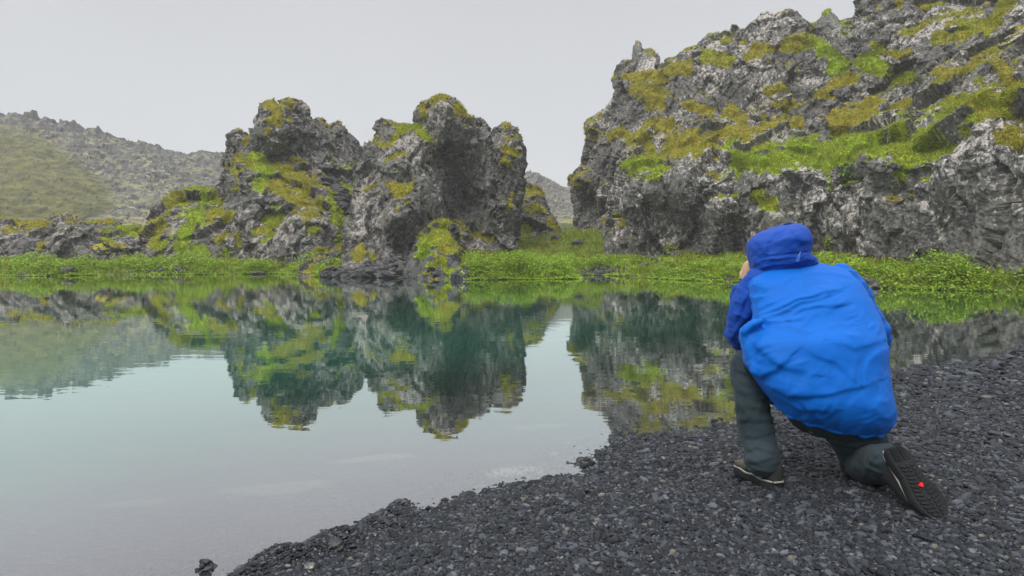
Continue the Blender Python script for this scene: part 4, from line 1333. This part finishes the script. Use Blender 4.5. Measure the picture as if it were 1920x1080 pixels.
def build_person():
    # --- body: one continuous surface
    hip_l, hip_r = (1512, 745, 2.42), (1585, 765, 2.44)
    parts = []
    parts.append(tube([pr(1545, 770, 2.42, .13), pr(1540, 700, 2.42, .13), pr(1530, 620, 2.50, .12), pr(1515, 560, 2.62, .115), pr(1492, 525, 2.71, .07), pr(1478, 505, 2.74, .055), pr(1470, 485, 2.76, .05)], 24))
    head_c = W(1465, 464, 2.775)
    parts.append(blob(head_c, (.072, .098, .092)))
    parts.append(blob(head_c + np.array([-.004, .075, -.055]), (.050, .045, .050)))            # jaw and mouth
    parts.append(blob(head_c + np.array([-.004, .104, -.012]), (.013, .022, .024)))            # nose
    for s in (-1, 1):
        parts.append(blob(head_c + np.array([s * .076, .012, -.01]), (.010, .020, .032)))      # ears
        parts.append(blob(head_c + np.array([s * .030, .086, .016]), (.014, .012, .008)))      # lids
    # legs inside the trousers
    parts.append(tube([pr(*hip_l, .095), pr(1450, 712, 2.50, .078), pr(1404, 690, 2.54, .056), pr(1415, 775, 2.47, .054), pr(1426, 868, 2.41, .034), pr(1427, 884, 2.41, .032)], 24))
    parts.append(tube([pr(*hip_r, .095), pr(1602, 815, 2.45, .078), pr(1618, 866, 2.42, .055), pr(1640, 872, 2.28, .048), pr(1662, 864, 2.18, .034), pr(1668, 866, 2.16, .03)], 24))
    # arms
    wl_ = W(1401, 533, 2.865); wr_ = W(1492, 520, 2.97)
    parts.append(tube([pr(1440, 540, 2.69, .05), pr(1400, 590, 2.75, .050), pr(1388, 628, 2.80, .043), pr(1393, 580, 2.85, .038), tuple(wl_) + (.028,)], 24))
    parts.append(tube([pr(1585, 550, 2.70, .05), pr(1632, 600, 2.74, .050), pr(1643, 632, 2.80, .043), pr(1580, 575, 2.93, .038), tuple(wr_) + (.028,)], 24))

    def hand(wrist, palm_dir, across, curl_dir, side):
        """Palm with four unequal curled fingers and a thumb leaving its side."""
        a, b, c = (np.array(v, float) for v in (palm_dir, across, curl_dir))
        a /= np.linalg.norm(a); b -= a * (a @ b); b /= np.linalg.norm(b); c /= np.linalg.norm(c)
        hs = [tube([tuple(wrist) + (.027,), tuple(wrist + a * .03) + (.031,), tuple(wrist + a * .07) + (.034,), tuple(wrist + a * .092) + (.028,)], 10, 16, .62, c)]
        for k, (off, ln, r) in enumerate(((-.030, .066, .0088), (-.010, .076, .0094), (.011, .072, .0092), (.030, .056, .0080))):
            k0 = wrist + a * (.086 - abs(off) * .18) + b * off
            k1 = k0 + a * ln * .34 + c * ln * .24
            k2 = k1 + a * ln * .02 + c * ln * .44
            k3 = k2 - a * ln * .20 + c * ln * .20
            hs.append(tube([tuple(k0 - a * .02) + (r * 1.05,), tuple(k0) + (r * 1.08,), tuple(k1) + (r,), tuple(k2) + (r * .92,), tuple(k3) + (r * .8,)], 14, 10))
        t0 = wrist + a * .028 + b * side * .026
        t1 = t0 + b * side * .026 + a * .022 + c * .012
        t2 = t1 + a * .030 + c * .026; t3 = t2 + a * .012 + c * .024
        hs.append(tube([tuple(t0) + (.014,), tuple(t1) + (.0125,), tuple(t2) + (.0105,), tuple(t3) + (.009,)], 12, 10))
        return hs

    parts += hand(wl_, (.03, .01, 1.0), (.35, -.9, 0), (.85, .45, .05), -1)
    parts += hand(wr_, (-.25, .02, 1.0), (.5, .8, 0), (-.9, .1, .05), 1)
    V, Q = fuse(parts, .0062, 2)
    body = link('person', np_mesh('person', V, Q, smooth=True), M_SKIN)
    tag(body, 'photographer in blue hooded jacket and dark trousers kneeling on one knee on black gravel', 'person')

    # --- jacket back panel
    T_R = [ring((1440, 497), (1528, 493), 2.68, .06, .09), ring((1420, 508), (1570, 502), 2.66, .10, .11), ring((1408, 527), (1596, 521), 2.62, .13, .13),
           ring((1412, 560), (1620, 556), 2.56, .15, .14), ring((1416, 600), (1640, 596), 2.50, .155, .15), ring((1391, 627), (1648, 636), 2.46, .19, .16),
           ring((1397, 650), (1652, 685), 2.43, .185, .17), ring((1404, 685), (1657, 722), 2.41, .19, .17), ring((1422, 716), (1662, 752), 2.39, .19, .17, .01),
           ring((1440, 740), (1661, 775), 2.39, .168, .17, .03), ring((1452, 755), (1655, 792), 2.39, .12, .14, .05)]
    rr = dense(T_R, 5)
    hem = rr[-1]
    cen = hem.mean(0)
    inner = [cen + (hem - cen) * .93 + np.array([0, 0, .012]), cen + (hem - cen) * .85 + np.array([0, 0, .07])]
    V, fs = loft(rr + inner)
    flap = tube([pr(1420, 616, 2.40, .030), pr(1406, 627, 2.41, .036), pr(1414, 652, 2.39, .044), pr(1432, 692, 2.36, .050)], 14, 16, .7)
    V, Q = fuse([(V, fs), flap], .0052, 3)
    N = normals(V, tris(Q))
    lines = [(.011, 6, [(1416, 612), (1440, 597), (1470, 583), (1510, 568), (1565, 551)]), (.009, 5, [(1420, 598), (1460, 578), (1510, 560), (1575, 543)]), (.006, 5, [(1416, 586), (1445, 570), (1485, 556)]),
             (.006, 5, [(1480, 590), (1530, 577), (1590, 570)]), (.019, 9, [(1388, 630), (1405, 613), (1430, 603), (1468, 603)]), (.008, 7, [(1440, 612), (1475, 612), (1510, 622)]), (.014, 11, [(1402, 692), (1428, 702), (1452, 694), (1478, 672)]), (.010, 12, [(1412, 640), (1440, 665), (1475, 690), (1520, 700)]),
             (.008, 9, [(1430, 720), (1480, 737), (1560, 738), (1640, 716)]), (.006, 7, [(1450, 742), (1500, 762), (1560, 768)]), (.004, 9, [(1605, 750), (1588, 772), (1580, 803)]), (.004, 9, [(1622, 745), (1628, 775), (1622, 808)]), (.004, 9, [(1652, 745), (1640, 765), (1645, 800)]),
             (.004, 6, [(1470, 520), (1530, 511), (1590, 518)]), (.007, 9, [(1656, 655), (1630, 675), (1622, 700)]), (.005, 8, [(1560, 640), (1600, 650), (1650, 640)]), (.005, 8, [(1520, 660), (1570, 680), (1610, 720)]), (.006, 5, [(1425, 640), (1418, 660), (1424, 690)]), (.005, 6, [(1500, 750), (1530, 775), (1550, 800)])]
    V = V + N * folds(V, N, lines)[:, None]
    N = normals(V, tris(Q))
    low_ = sstep(.78, .58, V[:, 2])
    V = V + N * (.004 * fbm(V, .16, 3, 5) + creases(V, (.85, -.2, .42), (-.4, 0, .9), 5, .0050) * (1 - .6 * low_) + creases(V, (.9, 0, -.25), (.2, 0, .9), 25, .0036, 4, .07) * (.3 + .7 * low_) + creases(V, (.25, 0, 1), (1, 0, 0), 45, .0042, 4, .05) * low_)[:, None]
    # gathered hem
    px, py, _ = project(V)
    jacket = link('jacket', np_mesh('jacket', V, Q, smooth=True), M_JACKET, body)
    hb = []
    th = np.linspace(0, 2 * np.pi, len(hem), endpoint=False)
    hr = np.r_[hem, hem[:1]]
    pts = [tuple(p + np.array([0, 0, .004 + .006 * math.sin(k * 2.1)])) + (.0085 + .0022 * math.sin(k * 2.7),) for k, p in enumerate(hr)]
    hv, hf = tube(pts, 200, 8)
    link('hem', np_mesh('hem', hv, hf, smooth=True), M_JACKET, jacket)

    # sleeves
    def sleeve(pts, mat, seed, lines):
        V, Q = fuse([tube(pts, 40, 26)], .006, 2)
        N = normals(V, tris(Q))
        V = V + N * (.008 * fbm(V * np.array([1, 1, 2.0]), .10, 3, seed) + creases(V, (.8, .2, -.35), (.3, 0, .9), seed, .0055, 3, .05) + creases(V, (.3, .2, .9), (.9, 0, -.3), seed + 7, .003, 4, .05))[:, None]
        V = V + N * folds(V, N, lines)[:, None]
        return link('sleeve', np_mesh('sleeve', V, Q, smooth=True), mat, jacket)

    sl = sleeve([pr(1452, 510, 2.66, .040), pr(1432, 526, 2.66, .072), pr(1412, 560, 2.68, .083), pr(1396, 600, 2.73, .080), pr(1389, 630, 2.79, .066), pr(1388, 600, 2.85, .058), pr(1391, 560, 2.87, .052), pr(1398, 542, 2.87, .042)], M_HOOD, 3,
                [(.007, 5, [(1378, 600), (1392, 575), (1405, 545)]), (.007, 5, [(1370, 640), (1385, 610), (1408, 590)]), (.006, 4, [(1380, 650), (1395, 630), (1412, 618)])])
    sleeve([pr(1575, 515, 2.66, .050), pr(1592, 542, 2.68, .076), pr(1612, 582, 2.72, .074), pr(1640, 628, 2.76, .064), pr(1630, 632, 2.83, .060), pr(1575, 580, 2.93, .050), pr(1508, 535, 2.96, .042)], M_JACKET, 5, [])
    cuff = tube([pr(1379, 552, 2.82, .014), pr(1380, 541, 2.82, .017), pr(1388, 537, 2.82, .014), pr(1399, 537, 2.83, .012)], 16, 12)
    link('cuff', np_mesh('cuff', *cuff, smooth=True), M_HOOD, sl)

    # hood: an open shell round the head
    H_R = [ring((1418, 516), (1531, 494), 2.67, .085, .13, 0, 96, .95), ring((1413, 505), (1530, 489), 2.67, .10, .14, 0, 96, .95), ring((1409, 490), (1524, 482), 2.675, .115, .15, 0, 96, .95), ring((1408, 478), (1514, 474), 2.68, .116, .165, 0, 96, .95),
           ring((1406, 464), (1517, 462), 2.69, .128, .175, 0, 96, .95), ring((1409, 454), (1518, 449), 2.70, .142, .175, 0, 96, .97), ring((1415, 446), (1516, 437), 2.71, .138, .165, 0, 96, 1), ring((1425, 438), (1510, 428), 2.715, .118, .14, 0, 96, 1),
           ring((1439, 431), (1503, 423), 2.72, .088, .11, 0, 96, 1), ring((1455, 426), (1495, 420), 2.72, .055, .07, 0, 96, 1), ring((1468, 423), (1486, 418.6), 2.72, .020, .03, 0, 96, 1)]
    rr = np.array(dense(H_R, 9))
    nr_, m_ = rr.shape[:2]
    V = rr.reshape(-1, 3)
    Q = []
    for i in range(nr_ - 1):
        for j in range(m_):
            k = (j + 1) % m_
            ang = (j + .5) / m_ * 2 * math.pi
            if math.sin(ang) > .72 and 7 <= i < nr_ - 26: continue      # the face opening
            Q.append((i * m_ + j, i * m_ + k, (i + 1) * m_ + k, (i + 1) * m_ + j))
    Q = np.array(Q)
    N = normals(V, tris(Q))
    hl = [(.007, 4, [(1437, 480), (1440, 455), (1455, 436), (1480, 424)]), (.004, 5, [(1440, 478), (1470, 474), (1512, 468)]), (.006, 5, [(1413, 498), (1440, 487), (1475, 484), (1520, 478)]), (.006, 4, [(1420, 510), (1450, 496), (1490, 492), (1525, 487)]), (.006, 4, [(1412, 465), (1422, 472), (1432, 486)]), (.006, 5, [(1415, 450), (1428, 462), (1436, 476)]),
          (.003, 7, [(1450, 450), (1480, 446), (1510, 452)]), (.004, 4, [(1478, 426), (1492, 440), (1500, 460)]), (.006, 4, [(1425, 494), (1435, 500), (1450, 500)]), (.005, 3, [(1444, 476), (1448, 484), (1440, 492)])]
    V = V + N * folds(V, N, hl)[:, None]
    V = V + N * (.006 * fbm(V * np.array([1, 1, .7]), .10, 3, 9) + creases(V, (.5, 0, .85), (.85, 0, -.5), 11, .0032, 3, .045) + creases(V, (.95, 0, .2), (-.2, 0, .95), 13, .0022, 4, .03) * sstep(1.22, 1.12, V[:, 2]))[:, None]
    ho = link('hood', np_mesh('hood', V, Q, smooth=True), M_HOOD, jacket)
    md = ho.modifiers.new('s', 'SUBSURF'); md.levels = 1; md.render_levels = 1
    md = ho.modifiers.new('t', 'SOLIDIFY'); md.thickness = .004; md.offset = -1
    lock = blob(W(1499, 473, 2.535), (.010, .008, .008))
    link('cord_lock', np_mesh('cord_lock', *lock, smooth=True), M_LENS, ho)
    cord = tube([pr(1501, 473, 2.528, .0022), pr(1497, 480, 2.520, .0022), pr(1494, 488, 2.525, .0022), pr(1497, 489, 2.520, .0022), pr(1500, 480, 2.518, .0022)], 24, 8)
    link('drawcord', np_mesh('drawcord', *cord, smooth=True), M_CORD, ho)

    # --- trousers
    leg_l = tube([pr(1530, 745, 2.40, .12), pr(1470, 712, 2.47, .105), pr(1415, 684, 2.535, .078), pr(1401, 700, 2.535, .071), pr(1409, 750, 2.49, .065), pr(1419, 805, 2.45, .060), pr(1426, 838, 2.42, .061), pr(1430, 858, 2.40, .066), pr(1431, 866, 2.395, .066)], 40, 26)
    leg_r = tube([pr(1570, 755, 2.42, .125), pr(1596, 805, 2.42, .112), pr(1612, 845, 2.42, .090), pr(1622, 868, 2.40, .080), pr(1632, 872, 2.32, .076), pr(1650, 868, 2.23, .068), pr(1662, 862, 2.17, .060)], 40, 26)
    seat = blob(W(1550, 752, 2.42), (.17, .15, .15))
    V, Q = fuse([leg_l, leg_r, seat], .0068, 2)
    N = normals(V, tris(Q))
    tl = [(.006, 5, [(1385, 790), (1410, 783), (1445, 790)]), (.007, 5, [(1395, 850), (1420, 840), (1452, 848)]), (.006, 4, [(1398, 866), (1425, 862), (1456, 856)]), (.005, 4, [(1392, 815), (1415, 822), (1448, 812)]), (.005, 3, [(1376, 700), (1384, 760), (1394, 830), (1404, 870)]), (.006, 5, [(1378, 690), (1400, 705), (1425, 715)]), (.005, 4, [(1385, 668), (1402, 690), (1418, 700)]),
          (.009, 5, [(1570, 830), (1600, 836), (1645, 832)]), (.008, 5, [(1580, 850), (1612, 846), (1652, 842)]), (.010, 6, [(1596, 880), (1615, 858), (1650, 845)]), (.008, 5, [(1624, 890), (1632, 866), (1652, 850)]), (.007, 5, [(1560, 815), (1590, 822), (1635, 820)])]
    V = V + N * folds(V, N, tl)[:, None]
    V = V + N * (.009 * fbm(V * np.array([1, 1, 1.6]), .12, 3, 13) + creases(V, (.9, .1, .3), (-.3, 0, .9), 15, .0075, 3, .06) + creases(V, (.25, .1, .95), (.95, 0, -.3), 35, .005, 4, .06))[:, None]
    link('trousers', np_mesh('trousers', V, Q, smooth=True), M_TROUSER, body)

    # --- standing boot: toes forward and to the left
    def boot(heel, toe, upv, parent):
        """Boot from heel to toe; returns its own axes so that extras can be laid on it."""
        a = np.array(toe) - np.array(heel); L = np.linalg.norm(a); a /= L
        u = np.array(upv, float); u -= a * (a @ u); u /= np.linalg.norm(u)
        s = np.cross(a, u)
        base = np.array(heel)

        def at(x, y, z): return base + a * x * L + s * y + u * z
        th = np.linspace(0, 2 * np.pi, 30, endpoint=False)
        # sole: outline of a foot, waisted, with lugs
        def half(x, sd):
            w = np.interp(x, [0, .06, .18, .42, .7, .86, .95, 1.0], [.016, .038, .047, .042, .059, .052, .033, .006])
            return w * (1.08 if sd > 0 and x > .55 else 1.0)
        xs = np.r_[np.linspace(0, .1, 5), np.linspace(.14, .9, 26), np.linspace(.93, 1, 6)]
        out = [(x, half(x, 1)) for x in xs] + [(x, -half(x, -1)) for x in xs[::-1][1:-1]]
        levels = [(0.0, .95), (.006, 1.02), (.020, 1.04), (.030, 1.0)]
        rings = [np.array([at(.5 + (x - .5) * (1 if g > .96 else .985), y * g, z) for x, y in out]) for z, g in levels]
        sv, sf = loft(rings)
        up_r = []
        for x, w, h0, h1 in ((.0, .018, .02, .085), (.04, .032, .012, .112), (.14, .040, .01, .128), (.26, .041, .01, .132), (.38, .040, .01, .118), (.50, .042, .01, .092), (.62, .046, .01, .074), (.75, .047, .01, .062), (.87, .040, .012, .052), (.95, .026, .015, .042), (.99, .010, .02, .03)):
            zc, hz = (h0 + h1) / 2 + .008, (h1 - h0) / 2
            up_r.append(np.array([at(x, w * np.sign(c) * abs(c) ** .75, zc + hz * np.sign(q) * abs(q) ** .75) for c, q in zip(np.cos(th), np.sin(th))]))
        uv, uf = loft(up_r)
        return at, L, (sv, sf), (uv, uf), out

    g0 = G(1447, 918, .172); heel = np.array([g0[0] + .026, g0[1] - .005, g0[2] - .004])
    toe = np.array([heel[0] - .062, heel[1] + .262, heel[2] - .012])
    at, L, sole, upper, out = boot(heel, toe, (0, 0, 1), None)
    bt = link('boot', np_mesh('boot', *upper, smooth=True), M_BOOT, body)
    link('sole', np_mesh('sole', *sole, smooth=False), M_RUBBER, bt)
    trim = []
    for y0 in (-1, 1):
        pts = [tuple(at(x, y0 * (np.interp(x, [0, .1, .4, .7, .9], [.020, .038, .041, .050, .040])), .034 + .003 * math.sin(x * 20))) + (.0042,) for x in np.linspace(.03, .9, 12)]
        trim.append(tube(pts, 40, 8))
    pts = [tuple(at(.0, y, .036)) + (.0042,) for y in np.linspace(-.02, .02, 5)]
    trim.append(tube(pts, 10, 8))
    pts = [tuple(at(x, sgn * w, z)) + (.0030,) for x, w, sgn, z in ((.02, .028, -1, .10), (.2, .043, -1, .065), (.4, .044, -1, .045))]
    trim.append(tube(pts, 16, 8))
    pts = [tuple(at(x, sgn * w, z)) + (.0030,) for x, w, sgn, z in ((.02, .028, 1, .10), (.2, .043, 1, .065), (.4, .044, 1, .045))]
    trim.append(tube(pts, 16, 8))
    link('trim', np_mesh('trim', *merge(trim), smooth=True), M_TRIM, bt)
    cap_r = []
    th = np.linspace(0, 2 * np.pi, 40, endpoint=False)
    for x, w, h1 in ((.56, .047, .086), (.66, .0495, .074), (.76, .0505, .067), (.87, .044, .057), (.95, .030, .048), (1.0, .013, .036)):
        cap_r.append(np.array([at(x, w * np.sign(c) * abs(c) ** .75 * (1 + .03 * math.cos(k * 2.5)), (.026 + h1) / 2 + .006 + (h1 - .026) / 2 * np.sign(q) * abs(q) ** .75 * (1 + .03 * math.cos(k * 2.5))) for k, (c, q) in enumerate(zip(np.cos(th), np.sin(th)))]))
    link('toe_cap', np_mesh('toe_cap', *loft(cap_r), smooth=True), M_TAN, bt)

    # --- kneeling boot: up on its toes, the sole towards us
    h2 = W(1675, 834, 2.125); t2 = W(1769, 977, 1.96)
    ctr = (h2 + t2) / 2
    upv = np.array([-.30, 1.0, .42])
    at, L, sole, upper, out = boot(h2, t2, upv, None)
    bt = link('boot', np_mesh('boot', *upper, smooth=True), M_BOOT, body)
    so = link('sole', np_mesh('sole', *sole, smooth=False), M_RUBBER, bt)
    lug = []
    rg = np.random.default_rng(4)

    def bar(x0, y0, x1, y1, w, hgt):
        d = np.array([(x1 - x0) * L, y1 - y0]); n = np.array([-d[1], d[0]]); n /= np.linalg.norm(n) + 1e-9; n *= w / 2
        c = [(x0 + n[0] / L, y0 + n[1]), (x1 + n[0] / L, y1 + n[1]), (x1 - n[0] / L, y1 - n[1]), (x0 - n[0] / L, y0 - n[1])]
        V = np.array([at(x, y, .002) for x, y in c] + [at(.5 + (x - .5) * .998, y * .97, -hgt) for x, y in c])
        F_ = np.array([[0, 1, 2, 3], [7, 6, 5, 4], [0, 4, 5, 1], [1, 5, 6, 2], [2, 6, 7, 3], [3, 7, 4, 0]])
        lug.append((V, [F_]))
    for k in range(7):
        x = .045 + k * .026
        w_ = np.interp(x, [0, .06, .2], [.014, .028, .034])
        bar(x, -.004, x - .006, -w_, .0042, .004)
        bar(x, .004, x - .006, w_, .0042, .004)
    for x in np.linspace(.30, .93, 13):
        w_ = np.interp(x, [.18, .42, .7, .86, .95], [.035, .031, .045, .038, .022])
        for sd in (-1, 1):
            bar(x, sd * .012, x - .03, sd * w_, .0075, .0045)
        if abs(x - .62) > .08:
            bar(x - .015, -.007, x + .012, .006, .008, .0035)
    link('tread', np_mesh('tread', *merge(lug)), M_RUBBER, so)
    # small red heart on the sole
    hp = []
    for q in np.linspace(0, 2 * math.pi, 28, endpoint=False):
        hx = 16 * math.sin(q) ** 3; hy = 13 * math.cos(q) - 5 * math.cos(2 * q) - 2 * math.cos(3 * q) - math.cos(4 * q)
        hp.append((hx * .00062, hy * .00062))
    ca, sa = math.cos(1.9), math.sin(1.9)
    rings = [np.array([at(.55 + (hx * ca - hy * sa) / L, .002 + hx * sa + hy * ca, z) for hx, hy in hp]) for z in (-.0008, -.0058)]
    link('heart_mark', np_mesh('heart_mark', *loft(rings)), M_RED, so)
    trim = []
    for y0 in (-1, 1):
        pts = [tuple(at(x, y0 * (np.interp(x, [0, .1, .4, .7, .9], [.020, .038, .041, .051, .042])), .033)) + (.0040,) for x in np.linspace(.03, .92, 12)]
        trim.append(tube(pts, 40, 8))
    link('trim', np_mesh('trim', *merge(trim), smooth=True), M_TRIM, bt)

    # --- the camera in the hands
    c0 = W(1452, 492, 2.985)
    parts = []
    def boxy(c, d, r=.006):
        bm = __import__('bmesh').new()
        __import__('bmesh').ops.create_cube(bm, size=1)
        for v in bm.verts: v.co = Vector((v.co.x * d[0], v.co.y * d[1], v.co.z * d[2]))
        __import__('bmesh').ops.bevel(bm, geom=bm.edges[:], offset=r, segments=2, affect='EDGES')
        me = bpy.data.meshes.new('b'); bm.to_mesh(me); bm.free()
        V, T = mesh_arrays(me); bpy.data.meshes.remove(me)
        return V + np.array(c), [T]
    cb = link('compact_camera', np_mesh('compact_camera', *boxy(c0, (.118, .045, .072))), M_LENS)
    tag(cb, 'small black camera held up to the face of the hooded photographer', 'camera')
    lens = tube([tuple(c0 + np.array([0, .02, 0])) + (.030,), tuple(c0 + np.array([0, .05, 0])) + (.031,), tuple(c0 + np.array([0, .075, 0])) + (.028,)], 8, 24, 1, (0, 0, 1))
    link('lens', np_mesh('lens', *lens, smooth=True), M_LENS, cb)


build_person()
